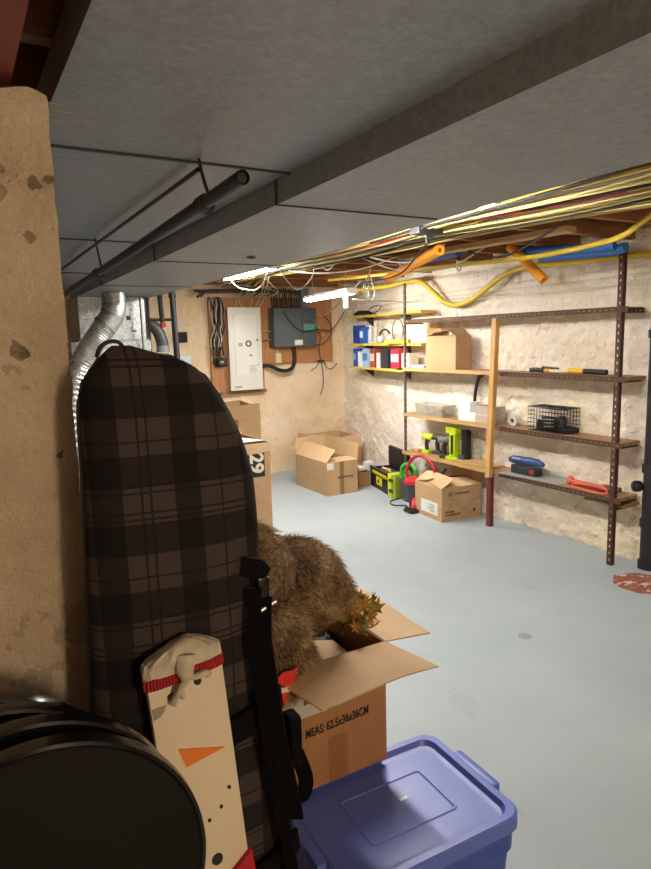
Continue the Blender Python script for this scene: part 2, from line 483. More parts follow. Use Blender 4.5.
# ------------------------------------------------------------------ ducts
def slab_with_corner(name, x0, x1, y0, y1, z0, z1, mat, parent): return boxo(name, (x0, y0, z0), (x1, y1, z1), mat, parent)
t = thing('air_duct', (.55, 2.5, 1.97), 'higher galvanised sheet-metal duct running overhead past the concrete pillar', 'duct', 'galvanised ducts')
t['group'] = 'sheet-metal ducts under the joists'
seams = [-1.6, .22, 1.70, 3.12, 4.55, 6.0]
for a, b in zip(seams[:-1], seams[1:]):
    boxo('duct_section', (.215, a+.001, 1.97), (.885, b-.001, 2.05), MAT['duct'], t)
for y in seams[1:-1]:
    boxo('seam', (.213, y-.006, 1.9655), (.885, y+.006, 1.9705), M('#2b2c2e', .5, .5), t)
t = thing('air_duct', (1.25, 2.5, 1.9), 'lower, wider galvanised sheet-metal duct ending above the flexible foil hose', 'duct', 'sheet-metal ducts under the joists')
def duct2(a, b):
    bm = bmnew()
    def xl(y): return .855 + (y)*.018
    def xr(y): return 1.50 + .05*min(max((y-1.5)/1.0, 0), 1)*1.6
    ys = [a+.001 + (b-a-.002)*k/4 for k in range(5)]
    rings = [[bm.verts.new(p) for p in ((xl(y), y, 1.9), (xr(y), y, 1.9), (xr(y), y, 2.05), (xl(y), y, 2.05))] for y in ys]
    for r0, r1 in zip(rings[:-1], rings[1:]):
        for k in range(4): bm.faces.new((r0[k], r0[(k+1) % 4], r1[(k+1) % 4], r1[k]))
    bm.faces.new(rings[0][::-1]); bm.faces.new(rings[-1])
    obj('duct_section', bm, MAT['duct'], t)
s2 = [-1.6, .42, 1.79, 3.22, 4.65, 6.15]
for a, b in zip(s2[:-1], s2[1:]): duct2(a, b)
for y in s2[1:-1]:
    xl = .852+y*.018
    bm = bmnew(); box(bm, (xl, y-.004, 1.8965), (1.50+.08*(y > 2), y+.004, 1.9005)); box(bm, (xl-.003, y-.004, 1.898), (xl+.001, y+.004, 1.97))
    obj('seam', bm, M('#2b2c2e', .5, .5), t)
bm = bmnew(); lathe(bm, [(.02, 0), (.024, .003), (.0, .004)], frame((1.30, 2.93, 1.893)), 16, cap=False); obj('plug', bm, M('#4a4b4d', .4, .6), t)
for x, y in ((.885, 1.79), (1.50, 1.05)):
    pass
# chalky paint scrapes beside the pillar top
for k, (x, y, l, a) in enumerate(((.225, 1.42, .02, .5), (.245, 1.46, .03, .2), (.30, 1.50, .034, .1), (.24, 1.52, .012, 0))):
    bm = bmnew()
    prism(bm, [(x-l*math.cos(a), y-l*math.sin(a)*.5, 1.9685), (x, y-.004, 1.9685), (x+l*math.cos(a), y+l*math.sin(a)*.4, 1.9685), (x, y+.005, 1.9685)], (0, 0, .002))
    tag(obj('mortar_splash', bm, M('#b09c84', .9)), 'pale dried mortar smear on the duct above the pillar corner', 'mortar smear', 'mortar smears on the duct')

# plenum where the ducts end
t = thing('furnace_plenum', (1.25, 6.2, 0), 'galvanised furnace box below the duct end behind the plaid bag', 'furnace')
boxo('upper_box', (.95, 5.72, 1.535), (1.50, 6.22, 1.895), MAT['galv'], t)
boxo('lower_box', (.86, 5.66, .02), (1.52, 6.25, 1.52), MAT['galv'], t)
boxo('flange', (.93, 5.69, 1.52), (1.52, 6.24, 1.535), MAT['steel'], t)
boxo('latch', (1.34, 5.705, 1.70), (1.37, 5.72, 1.735), MAT['iron'], t)
boxo('latch', (1.38, 5.705, 1.60), (1.415, 5.72, 1.612), MAT['iron'], t)
# flexible foil hose with elbow
t = thing('flexible_duct', (.80, 4.6, 1.5), 'crinkled silver foil hose hanging down from the duct beside the pillar', 'duct hose')
bm = bmnew(); pts = smooth_pts([(1.07, 5.3, 1.64), (.985, 5.28, 1.53), (.89, 5.25, 1.40), (.80, 5.2, 1.22), (.74, 5.2, .9), (.74, 5.2, .4), (.80, 5.3, .15), (.95, 5.62, .15)], 30)
rad = [.088+.006*math.sin(i*1.6) for i in range(len(pts))]
tube(bm, pts, .09, 20, radii=[r_*.98 for r_ in rad]); obj('foil_hose', bm, MAT['foil'], t, smooth=60)
tubeo('elbow', [(1.15, 5.3, 1.899), (1.15, 5.3, 1.80), (1.125, 5.3, 1.71), (1.06, 5.3, 1.63)], .092, MAT['galv'], t, seg=20, smooth=3)
for p, q in (((1.15, 5.3, 1.81), (1.149, 5.3, 1.80)), ((1.13, 5.3, 1.73), (1.125, 5.3, 1.72)), ((1.07, 5.3, 1.645), (1.062, 5.3, 1.637))):
    tubeo('elbow_rib', [p, q], .096, MAT['steel'], t, seg=20).scale = (1, 1, 1)
# capped pink/purple valve by the furnace
t = thing('gas_valve', (.98, 5.45, 1.30), 'small magenta-handled valve on a pale pipe beside the foil hose', 'valve')
tubeo('pipe', [(.90, 5.48, 1.43), (1.22, 5.50, 1.43)], .028, M('#c9c9c2', .4), t, seg=12)
tubeo('pipe', [(1.0, 5.48, 1.44), (1.0, 5.48, 1.28), (1.0, 5.655, 1.28)], .012, MAT['brass'], t, seg=8)
bm = bmnew(); lathe(bm, [(.01, 0), (.035, .004), (.04, .02), (.03, .034), (.008, .036)], frame((.99, 5.44, 1.31), 0, R(70)), 14); obj('handle', bm, M('#a02468', .4), t, smooth=True)

# ------------------------------------------------------------------ pipes under the left duct
t = thing('steel_pipe', (.6, 2.6, 1.82), 'thick dark iron pipe slung under the duct, open end toward the room', 'pipe')
bm = bmnew(); tube(bm, [(.583, 1.34, 1.85), (.60, 2.6, 1.825), (.605, 4.2, 1.79), (.61, 6.0, 1.76)], .0165, 16, caps=False)
tube(bm, [(.583, 1.345, 1.85), (.583, 1.38, 1.849)], .012, 12); obj('pipe', bm, MAT['iron'], t, smooth=True)
tubeo('coupling', [(.5875, 1.585, 1.8455), (.588, 1.63, 1.8445)], .021, MAT['iron'], t, seg=14)
tubeo('coupling', [(.601, 3.05, 1.8165), (.602, 3.09, 1.8155)], .021, MAT['iron'], t, seg=14)
t = thing('thin_pipe', (.6, 2.6, 1.93), 'thin black rod running just under the duct above the iron pipe', 'pipe')
tubeo('rod', [(.605, 1.675, 1.945), (.60, 3.2, 1.938), (.60, 6.0, 1.93)], .0065, MAT['iron'], t, seg=8)
for (x, y, zb, nm) in ((.6, 1.66, 1.85, 'black strap hanger at the front of the iron pipe'), (.601, 3.06, 1.815, 'black strap hanger farther along the iron pipe near the foil hose')):
    bm = bmnew()
    tube(bm, [(x+.005, y+.01, 1.969), (x+.004, y, 1.95), (x+.008, y-.015, 1.905), (x+.016, y-.03, zb+.012), (x+.022, y-.035, zb-.008), (x+.005, y-.04, zb-.024), (x-.016, y-.04, zb-.016)], .0045, 8, smooth=5, flat=1.3)
    tag(obj('pipe_hanger', bm, MAT['iron'], smooth=True), nm, 'pipe hanger')

# water and drain pipes by the left part of the back wall
def vpipe(name, x, y, z0, z1, r, mat, label, x2=None):
    bm = bmnew(); tube(bm, [(x, y, z0), (x2 or x, y, z1)], r, 14)
    for z in (z0+.1, (z0+z1)/2, z1-.15): tube(bm, [(x+((x2 or x)-x)*(z-z0)/(z1-z0), y, z-.02), (x+((x2 or x)-x)*(z-z0)/(z1-z0), y, z+.02)], r*1.25, 14)
    return tag(obj(name, bm, mat, smooth=True), label, 'pipe')
vpipe('drain_pipe', 1.74, 5.55, .05, 2.05, .026, MAT['iron'], 'black vertical pipe right of the red valve by the back wall', 1.70)
vpipe('drain_pipe', 1.53, 5.75, .05, 2.05, .024, MAT['iron'], 'thick grey-black vertical pipe just right of the furnace plenum', 1.50)
vpipe('water_pipe', 1.575, 5.9, .05, 2.05, .014, MAT['iron'], 'thin dark vertical pipe between the plenum and the grey elbow')
vpipe('water_pipe', 1.44, 5.6, .9, 1.88, .012, MAT['steel'], 'thin silvery pipe against the right corner of the plenum')
t = thing('valve_pipe', (1.63, 5.7, 1.65), 'short black pipe with a red valve knob hanging from the ceiling near the back wall', 'pipe')
tubeo('pipe', [(1.63, 5.7, 2.05), (1.645, 5.7, 1.68)], .022, MAT['iron'], t, seg=12)
tubeo('pipe', [(1.52, 5.7, 1.70), (1.75, 5.7, 1.70)], .014, MAT['iron'], t, seg=10)
bm = bmnew(); lathe(bm, [(.012, -.03), (.026, -.02), (.03, 0), (.022, .018), (.01, .02)], frame((1.645, 5.68, 1.66)), 14); obj('valve_knob', bm, M('#b83a40', .4), t, smooth=True)
t = thing('drain_elbow', (1.6, 5.9, 1.2), 'fat grey plastic drain elbow with a white collar beside the red valve', 'pipe')
tubeo('elbow', [(1.45, 5.95, 1.70), (1.58, 5.95, 1.68), (1.66, 5.95, 1.62), (1.70, 5.95, 1.52), (1.71, 5.95, 1.44)], .055, M('#4a4c50', .4), t, seg=18, smooth=4)
tubeo('collar', [(1.71, 5.95, 1.47), (1.71, 5.95, 1.41)], .062, M('#8f9396', .4), t, seg=18)
tubeo('riser', [(1.71, 5.95, 1.40), (1.71, 5.95, .0)], .052, M('#4a4c50', .4), t, seg=18)

# ------------------------------------------------------------------ back wall electrics
_before = set(bpy.data.objects)
tag(boxo('wall_recess_box', (2.045, YB-.04, 1.495), (2.175, YB+.03, 1.60), M('#17130f', .8)), 'small black square opening in the back wall left of the white panel', 'wall box')
t = thing('junction_box', (2.14, YB, 1.24), 'small grey metal junction box half hidden behind the plaid bag', 'junction box')
boxo('box', (2.06, 6.40, 1.22), (2.20, YB+.01, 1.36), M('#9da2a4', .4, .3), t, bev=.004)
boxo('cover', (2.07, 6.394, 1.23), (2.19, 6.40, 1.35), M('#b6babb', .4, .3), t)
struct(boxo('trim_2', (2.42, 6.425, .95), (3.02, YB+.02, 1.95), MAT['plywood']))
struct(boxo('trim_3', (3.02, 6.425, 1.235), (3.90, YB+.02, 1.95), MAT['plywood']))
tag(boxo('ledge_strip', (2.50, 6.395, .935), (3.03, 6.43, .962), M('#8e6236', .7, var=.3)), 'splintered wooden ledge under the white breaker panel', 'ledge')
t = thing('breaker_panel', (2.766, 6.4, .98), 'tall white metal breaker panel with a black ring on its door', 'electrical panel')
boxo('cabinet', (2.60, 6.33, .985), (2.945, 6.43, 1.83), M('#b9b8b0', .4), t)
boxo('cover', (2.582, 6.322, .975), (2.955, 6.332, 1.842), M('#dcdad2', .35, var=.03), t, bev=.003)
boxo('door', (2.645, 6.316, 1.14), (2.895, 6.322, 1.765), M('#e4e2da', .35, var=.03), t, bev=.002)
bm = bmnew(); lathe(bm, [(.021, 0), (.034, 0), (.034, .004), (.021, .004), (.021, 0)], frame((2.80, 6.316, 1.465), 0, R(90)), 22, cap=False); obj('ring', bm, MAT['black'], t, smooth=True, label='black ring sticker')
for x, z, r in ((2.905, 1.50, .010), (2.82, 1.34, .010), (2.90, 1.24, .006)):
    bm = bmnew(); lathe(bm, [(r, 0), (r, .006)], frame((x, 6.318, z), 0, R(90)), 12); obj('screw', bm, MAT['black'], t)
boxo('door_label', (2.685, 6.313, 1.44), (2.73, 6.316, 1.475), M('#a8a69c', .6), t)
boxo('door_label', (2.63, 6.319, 1.005), (2.71, 6.322, 1.02), M('#8c8c86', .6), t)
boxo('grid_label', (2.80, 6.3145, 1.15), (2.885, 6.316, 1.24), M('#cfcdc5', .6), t)

t = thing('control_cabinet', (3.35, 6.4, 1.41), 'dark grey metal transfer-switch cabinet right of the white panel', 'electrical cabinet')
boxo('cabinet', (3.09, 6.29, 1.415), (3.615, 6.43, 1.835), M('#4d5558', .45, .2), t, bev=.004)
boxo('left_door', (3.095, 6.281, 1.42), (3.435, 6.29, 1.83), M('#566064', .42, .2), t, bev=.003)
boxo('right_door', (3.442, 6.281, 1.42), (3.61, 6.29, 1.83), M('#4c585c', .42, .2), t, bev=.003)
boxo('teal_sticker', (3.45, 6.278, 1.60), (3.59, 6.2815, 1.66), M('#4f9486', .5), t, label='teal sticker')
boxo('white_sticker', (3.335, 6.278, 1.435), (3.435, 6.2815, 1.49), MAT['paper'], t, label='white sticker')
for k in range(4): boxo('mark', (3.475+.024*k, 6.279, 1.685), (3.49+.024*k, 6.2815, 1.70), MAT['black'], t)
boxo('conduit_stub', (3.46, 6.33, 1.835), (3.55, 6.42, 2.05), M('#6f777c', .4, .3), t)
bm = bmnew()
for k in range(14):
    x = 3.12+.023*k+random.uniform(-.004, .004); tube(bm, [(x, 6.36, 1.835), (x+random.uniform(-.01, .01), 6.37, 1.93), (x+random.uniform(-.03, .03), 6.36, 2.05)], .0055, 6)
obj('wire', bm, MAT['rubber'], t, smooth=True, label='dark wires rising from the cabinet top')['kind'] = 'stuff'
# conduit, outlet, thermostat box etc.
tag(tubeo('black_conduit', [(2.955, 6.40, 1.19), (3.0, 6.38, 1.22), (3.07, 6.36, 1.215), (3.16, 6.36, 1.17), (3.26, 6.36, 1.155), (3.34, 6.36, 1.19), (3.365, 6.36, 1.28), (3.36, 6.36, 1.415)], .021, MAT['rubber'], seg=12, smooth=8), 'thick black conduit looping from the white panel up to the grey cabinet', 'conduit')
t = thing('switch_plate', (3.19, 6.42, 1.22), 'small cream switch plate between the white panel and grey cabinet', 'switch')
boxo('plate', (3.16, 6.40, 1.24), (3.225, 6.43, 1.35), M('#d8c8a0', .5), t, bev=.003)
boxo('toggle', (3.188, 6.395, 1.285), (3.197, 6.402, 1.305), M('#c0ac80', .5), t)
tubeo('lead', [(3.192, 6.42, 1.35), (3.192, 6.42, 1.42)], .005, MAT['offwhite'], t)
for z, lb in ((1.585, 'upper of the two short metal conduits joining panel and cabinet'), (1.50, 'lower of the two short metal conduits joining panel and cabinet')):
    tag(tubeo('metal_conduit', [(2.95, 6.38, z), (3.09, 6.38, z)], .009, MAT['galv'], seg=10), lb, 'conduit')
t = thing('round_meter', (2.50, 6.4, 1.23), 'small black round meter at the left edge of the white panel', 'meter')
bm = bmnew(); lathe(bm, [(.045, 0), (.05, .01), (.05, .07), (.042, .08)], frame((2.505, 6.42, 1.28), 0, R(90)), 20); obj('case', bm, MAT['black'], t, smooth=35)
boxo('display', (2.488, 6.335, 1.272), (2.52, 6.341, 1.292), M('#9aa2a6', .3), t)
boxo('base', (2.45, 6.40, 1.23), (2.58, 6.43, 1.32), M('#222222', .5), t)
for k in range(11):
    x = 2.42+.012*k
    pts = [(x+random.uniform(-.02, .02), 6.40+random.uniform(-.02, .01), 1.95-.0*k)]
    for i in range(1, 7): pts.append((x+random.uniform(-.022, .022), 6.38+random.uniform(-.02, .02), 1.95-(.085+.015*(k % 3))*i))
    cm = MAT['rubber'] if k % 3 else MAT['white_cable']
    lb = ('black cable in the tangle running down left of the white panel', 'cables left of the panel, black') if k % 3 else ('white cable in the tangle running down left of the white panel', 'cables left of the panel, white')
    tag(tubeo('power_cable', pts, .0075 if k % 3 else .006, cm, seg=6, smooth=4), lb[0], 'cable', lb[1])
for k in range(5):
    z = 1.99+.02*random.random()
    tag(tubeo('armoured_cable', [(2.25+.02*k, 6.35, z-.06*(k % 2)), (2.40, 6.33, z), (2.7, 6.30+.02*k, z+.01), (3.1, 6.30, z+.02*random.random()), (3.4, 6.32, z)], .012, M('#3a342e', .5, var=.3), seg=8, smooth=5), 'dark armoured cable strung along the top of the back wall', 'cable', 'dark cables along the back wall top')
for k, (x0, x1) in enumerate(((2.70, 2.72), (2.78, 2.74), (2.86, 2.9), (2.92, 2.98), (2.96, 3.03))):
    tag(tubeo('power_cable', [(x0, 6.38, 1.84), (x1, 6.39, 1.93), (x1+.03, 6.38, 2.04)], .005, MAT['offwhite'], smooth=4), 'pale cable rising from the top of the white panel', 'cable', 'pale cables above the white panel')
# loose wires right of the cabinet
t = thing('wire_clip', (3.72, 6.4, 1.24), 'small dark clip with dangling loose wires at the bottom of the plywood', 'wire clip')
boxo('clip', (3.69, 6.39, 1.235), (3.77, 6.42, 1.252), MAT['black'], t)
for pts in ([(3.70, 6.39, 1.24), (3.65, 6.38, 1.18), (3.58, 6.37, 1.14)], [(3.76, 6.39, 1.24), (3.80, 6.38, 1.16), (3.86, 6.38, 1.15), (3.93, 6.38, 1.21)], [(3.73, 6.39, 1.24), (3.74, 6.38, 1.0), (3.70, 6.38, .86)], [(3.72, 6.39, 1.24), (3.70, 6.39, 1.40), (3.72, 6.39, 1.52), (3.66, 6.39, 1.63)]):
    tubeo('loose_wire', pts, .005, MAT['rubber'], t, seg=6, smooth=5)
cab_w = [([(3.61, 6.36, 1.80), (3.66, 6.37, 1.66), (3.74, 6.37, 1.58), (3.76, 6.38, 1.52)], .0055, 'white_cable', 'white wire curling from the right side of the grey cabinet'),
         ([(3.2, 6.27, 1.80), (3.30, 6.26, 1.66), (3.44, 6.25, 1.575), (3.62, 6.27, 1.60), (3.86, 6.36, 1.60), (4.0, 6.3, 1.80)], .0055, 'rubber', 'black cable sagging across the front of the grey cabinet'),
         ([(3.60, 6.37, 1.44), (3.75, 6.38, 1.44), (3.86, 6.38, 1.55), (3.84, 6.38, 1.68), (3.74, 6.38, 1.78)], .0045, 'rubber', 'thin dark loop of wire on the plywood right of the grey cabinet'),
         ([(3.60, 6.33, 1.78), (3.75, 6.36, 1.76), (3.9, 6.36, 1.84), (3.80, 5.95, 1.97)], .006, 'white_cable', 'pale cable rising from the grey cabinet towards the corner')]
for pts, r, mm, lb in cab_w: tag(tubeo('loose_cable', pts, r, MAT[mm], seg=6, smooth=6), lb, 'cable')
tag(boxo('outlet_plug', (3.60, 6.395, 1.41), (3.64, 6.43, 1.46), MAT['white'], bev=.004), 'small white plug at the lower right corner of the grey cabinet', 'plug')

for o_ in bpy.data.objects:
    if o_ not in _before and o_.parent is None: o_.location.x -= .07

# ------------------------------------------------------------------ tube lamps
def tube_lamp(a, b, label, hang=True):
    a = Vector(a); b = Vector(b); d = (b-a).normalized(); side = d.cross(Vector((0, 0, 1))).normalized()
    L = (b-a).length
    mt = Matrix(((d.x, side.x, 0, a.x), (d.y, side.y, 0, a.y), (d.z, side.z, 1, a.z), (0, 0, 0, 1)))
    t = thing('tube_light', a, label, 'ceiling light')
    bm = bmnew(); prism(bm, [(0, -.05, .012), (0, .05, .012), (0, .035, .035), (0, -.035, .035)], (L, 0, 0), mt); obj('housing', bm, MAT['white'], t)
    for sgn in (-1, 1):
        tubeo('glass_tube', [mt @ Vector((.012, sgn*.021, 0)), mt @ Vector((L-.012, sgn*.021, 0))], .014, MAT['tube'], t, seg=12)
    for x in (0, L-.012):
        bm = bmnew(); box(bm, (x, -.045, -.012), (x+.012, .045, .014), mt); obj('end_cap', bm, MAT['white'], t)
    if hang:
        for x in (.12, L-.12):
            p = mt @ Vector((x, 0, .035)); tubeo('hanger', [p, (p.x, p.y, ZJ+.0)], .003, MAT['steel'], t, seg=6)
    return t
tube_lamp((1.985, 4.10, 1.995), (1.985, 4.95, 1.995), 'bright tube light partly hidden by the edge of the duct')
tube_lamp((2.736, 4.27, 1.848), (2.866, 5.22, 1.848), 'bright hanging tube light in front of the back right corner')
tube_lamp((1.72, 1.75, 1.975), (1.72, 2.95, 1.975), 'bright tube light above the middle of the room behind the duct')
# dangling white cord loops of the lamps
for pts, lb in (([(1.95, 4.84, 1.985), (1.95, 4.65, 1.90), (1.95, 4.38, 1.862), (1.95, 4.24, 1.88), (1.95, 4.18, 1.92), (1.96, 4.12, 1.98)], 'white cord looping below the left tube light'),
                ([(1.99, 4.05, 2.0), (2.02, 4.0, 1.914), (2.118, 4.0, 1.838), (2.232, 4.0, 1.926), (2.25, 4.0, 2.02)], 'white cord hanging in a point between the two tube lights'),
                ([(2.745, 4.26, 1.87), (2.80, 4.22, 1.93), (2.84, 4.2, 1.80), (2.79, 4.2, 1.86), (2.85, 4.2, 1.97), (2.90, 4.2, 1.84), (2.86, 4.2, 1.78), (2.84, 4.2, 1.92), (2.87, 4.2, 2.05)], 'coiled white cord hanging at the end of the right tube light')):
    tag(tubeo('lamp_cord', pts, .0042, MAT['white_cable'], seg=6, smooth=6), lb, 'cord')
tag(boxo('paper_tag', (2.745, 4.42, 1.735), (2.79, 4.422, 1.825), M('#8a877c', .7)), 'white paper tag hanging under the right tube light', 'tag')

# ------------------------------------------------------------------ cable bundle under the joists
def jitter(a): return random.uniform(-a, a)
random.seed(31)
MAT['cable_cream'] = M('#bfae72', .5, var=.15)
for k in range(36):
    u0 = k/35.0
    far = 4.4+random.random()*1.5
    sw = random.uniform(.5, 1.5); ph = random.uniform(0, 6)
    pts = []; y = .9+jitter(.1)
    while y < far:
        near_ = max(0, min(1, (2.6-y)/1.3))
        x = (1.98+.36*u0)*(1-near_) + (1.86+.82*u0)*near_ + .035*math.sin(y*1.6*sw+ph) + .02*math.sin(y*4.1+ph*2)
        z = 2.05-.012*(k % 4)-.020*abs(math.sin(y*2.0+ph))*sw*.7
        pts.append((x, y, z)); y += .30+jitter(.05)
    if k % 3 == 0: pts += [(2.6+.012*k, 6.1, 2.0), (2.65+.012*k, 6.35, 1.96)]
    c_ = k % 12
    kind_ = ('yellow_cable', 'yellow') if c_ in (0, 5, 8) else (('white_cable', 'white') if c_ in (1, 4, 9) else (('rubber', 'black') if c_ in (3,) else ('cable_cream', 'cream')))
    if k in (14,): kind_ = ('red', 'red')
    tag(tubeo('electric_cable', pts, .0058, MAT[kind_[0]], seg=6, smooth=4), '%s sheathed cable in the bundle strung under the joists beside the duct' % kind_[1], 'cable', '%s cables in the ceiling bundle' % kind_[1])
t = thing('bundle_bracket', (2.07, 2.53, 2.0), 'dark metal bracket clamping the cable bundle to the duct side', 'bracket')
boxo('bracket_plate', (1.98, 2.49, 1.985), (2.13, 2.57, 2.055), MAT['iron'], t, bev=.008)
tubeo('bolt', [(2.06, 2.53, 1.95), (2.06, 2.53, 1.99)], .008, MAT['iron'], t)
swags = [([(2.45, 3.7, 2.03), (2.62, 3.5, 1.93), (2.86, 3.3, 1.935), (3.0, 3.1, 2.05)], 'white_cable', 'long white cable sagging to the right of the bundle'),
         ([(2.35, 3.45, 2.0), (2.45, 3.3, 1.955), (2.58, 3.15, 1.96), (2.62, 3.05, 2.04)], 'white_cable', 'short white cable loop dangling from the bundle near the bracket'),
         ([(2.2, 4.3, 2.0), (2.35, 4.1, 1.965), (2.6, 3.95, 1.985), (2.75, 3.7, 2.05)], 'white_cable', 'white cable crossing below the joists left of the loops'),
         ([(2.10, 2.5, 2.0), (2.3, 2.9, 1.95), (2.6, 3.5, 1.90), (2.8, 4.2, 1.92), (2.9, 4.7, 1.98)], 'rubber', 'thin black wire drooping from the metal bracket to the right tube light'),
         ([(2.3, 1.72, 2.05), (2.55, 2.15, 2.0), (2.75, 2.7, 1.93), (2.9, 3.15, 2.02)], 'rubber', 'straight thin black wire slanting below the joists near the timber blocking'),
         ([(2.40, 4.15, 2.02), (2.42, 4.1, 1.99), (2.44, 4.05, 2.02)], 'white_cable', 'tiny white cable loop poking under the bundle')]
for pts, mm, lb in swags: tag(tubeo('loose_cable', pts, .0055, MAT[mm], seg=6, smooth=6), lb, 'cable')
# yellow gas line and corrugated hose
tag(tubeo('yellow_gas_line', [(2.9, 4.9, 2.0), (3.0, 4.3, 1.99), (3.0, 3.4, 1.965), (3.0, 2.7, 1.94), (3.0, 2.3, 1.955), (3.0, 2.12, 1.98), (3.0, 1.98, 2.05), (3.0, 1.6, 2.20)], .0145, MAT['hose_yellow'], seg=10, smooth=6), 'thin yellow gas line running under the joists toward the camera', 'gas line')
tag(tubeo('yellow_corrugated_hose', [(3.55, 5.9, 1.98), (3.66, 5.2, 1.975), (3.69, 4.85, 1.99), (3.70, 4.65, 1.985), (3.70, 4.45, 1.87), (3.70, 4.28, 1.765), (3.70, 4.1, 1.75), (3.70, 3.9, 1.81), (3.70, 3.68, 1.92), (3.70, 3.45, 1.975), (3.70, 3.1, 1.97), (3.70, 2.5, 1.955), (3.70, 1.8, 1.95)], .021, MAT['hose_yellow'], seg=12, smooth=8), 'fat yellow hose dipping in a curve along the top of the right wall', 'hose')
t = thing('timber_blocking', (2.85, 3.1, 2.03), 'pale timber board screwed under the joists behind the orange tubes', 'timber')
boxo('board', (-.045, -.72, 0), (.045, .62, .03), MAT['beamwood'], t, mtx=frame((2.86, 3.1, 2.028), R(5)))
def foam_tube(a, b, r, label):
    a = Vector(a); b = Vector(b); bm = bmnew()
    tube(bm, [a, b], r, 18, caps=False); tube(bm, [a, b], r*.42, 12, caps=False)
    d = (b-a).normalized()
    s1 = d.orthogonal().normalized(); s2_ = d.cross(s1)
    for c in (a, b):
        o_ = [bm.verts.new(c+s1*r*math.cos(i*math.pi/9)+s2_*r*math.sin(i*math.pi/9)) for i in range(18)]
        n_ = [bm.verts.new(c+s1*r*.42*math.cos(i*math.pi/9)+s2_*r*.42*math.sin(i*math.pi/9)) for i in range(18)]
        for i in range(18): bm.faces.new((o_[i], o_[(i+1) % 18], n_[(i+1) % 18], n_[i]))
    return tag(obj('foam_tube', bm, MAT['orange'], smooth=True), label, 'foam tube')
foam_tube((2.81, 3.90, 1.918), (2.42, 2.86, 1.972), .031, 'long orange foam tube poking down from the joists toward the left')
foam_tube((3.40, 2.975, 1.84), (3.38, 3.26, 2.09), .032, 'short orange foam tube hanging down in front of the right wall')
foam_b = [([(3.42, 3.25, 2.06), (3.42, 2.9, 2.02), (3.43, 2.62, 2.0), (3.45, 2.50, 2.0)], 'upper blue foam roll tucked under the joists above the right metal post'),
          ([(3.50, 3.1, 2.0), (3.50, 2.8, 1.985), (3.50, 2.58, 1.975), (3.50, 2.46, 1.985)], 'lower blue foam roll resting on top of the shelf posts'),
          ([(3.02, 4.0, 2.04), (2.98, 3.6, 2.04), (2.95, 3.3, 2.04)], 'short blue foam roll end showing beside the orange tube')]
for pts, lb in foam_b: tag(tubeo('foam_roll', pts, .03, MAT['blue'], seg=12, smooth=5), lb, 'foam roll')
t = thing('wire_hook', (3.2, 3.3, 1.96), 'small white plastic hook hanging from the joists between the orange tubes', 'hook')
tubeo('hook', [(3.0, 3.35, 2.06), (3.0, 3.35, 1.99)], .008, MAT['black'], t)
tubeo('clip', [(2.985, 3.35, 1.99), (2.985, 3.35, 1.94), (3.0, 3.35, 1.925), (3.015, 3.35, 1.94), (3.015, 3.35, 1.99)], .006, MAT['white'], t, smooth=3)
for z0, z1, lb in ((1.86, 1.90, 'topmost of three thin cords stretched along the right wall'), (1.82, 1.85, 'middle of three thin cords stretched along the right wall'), (1.77, 1.79, 'lowest of three thin cords stretched along the right wall')):
    tag(tubeo('stretched_cord', [(3.95, 6.3, z0), (3.72, 4.3, z0+.005), (3.71, 2.2, z1)], .0025, M('#cfc4ac', .6), seg=6), lb, 'cord')
tag(tubeo('washing_line', [(2.80, 4.36, 1.80), (3.3, 4.55, 1.80), (3.70, 4.6, 1.80), (3.73, 3.6, 1.80)], .004, MAT['white_cable'], seg=6, smooth=5), 'white cord slanting from the right tube light to the wall', 'cord')

# ------------------------------------------------------------------ shelving unit on the right wall
PX = 3.547
su = thing('shelving_unit', (PX, 3.6, 0), 'long homemade shelf unit of wood boards and rusty slotted metal along the right wall', 'shelving unit')
def slotted(bm, axis, a, b, c1, c2, wd, th, pitch=.045):
    """strip of slotted angle from a to b; real holes: two rails and rungs"""
    def bx(u0, u1, w0, w1):
        if axis == 'z': box(bm, (c1, c2+w0, u0), (c1+th, c2+w1, u1))
        elif axis == 'y': box(bm, (c1, u0, c2+w0), (c1+th, u1, c2+w1))
        elif axis == 'zx': box(bm, (c1+w0, c2, u0), (c1+w1, c2+th, u1))
        elif axis == 'x': box(bm, (u0, c1, c2+w0), (u1, c1+th, c2+w1))
    h = wd*.5
    bx(a, b, -h, -h*.24); bx(a, b, h*.24, h)
    n = max(1, int((b-a)/pitch)); st = (b-a)/n
    for i in range(n): bx(a+st*i, a+st*i+st*.62, -h*.24, h*.24)
bm = bmnew(); slotted(bm, 'z', 0, 1.99, PX-.003, 2.52, .034, .003); box(bm, (PX, 2.502, 0), (PX+.03, 2.505, 1.99))
obj('post', bm, MAT['rust'], su, label='rusty brown slotted metal post')
bm = bmnew(); slotted(bm, 'z', 0, 1.97, PX-.003, 4.68, .020, .003, .05); slotted(bm, 'zx', 0, 1.97, PX+.008, 4.671, .018, .003, .05)
obj('post', bm, M('#6b6258', .5, .4), su, label='grey slotted metal post')
boxo('post', (PX-.024, 3.562, .0), (PX+.014, 3.604, .421), MAT['redwood'], su, label='maroon painted wooden lower post')
bm = bmnew(); prism(bm, [(PX-.047, 3.555, .40), (PX-.006, 3.555, .40), (PX-.006, 3.50, 1.615), (PX-.047, 3.50, 1.615)], (0, .045, 0)); obj('post', bm, MAT['pine'], su, label='pale pine upper post')
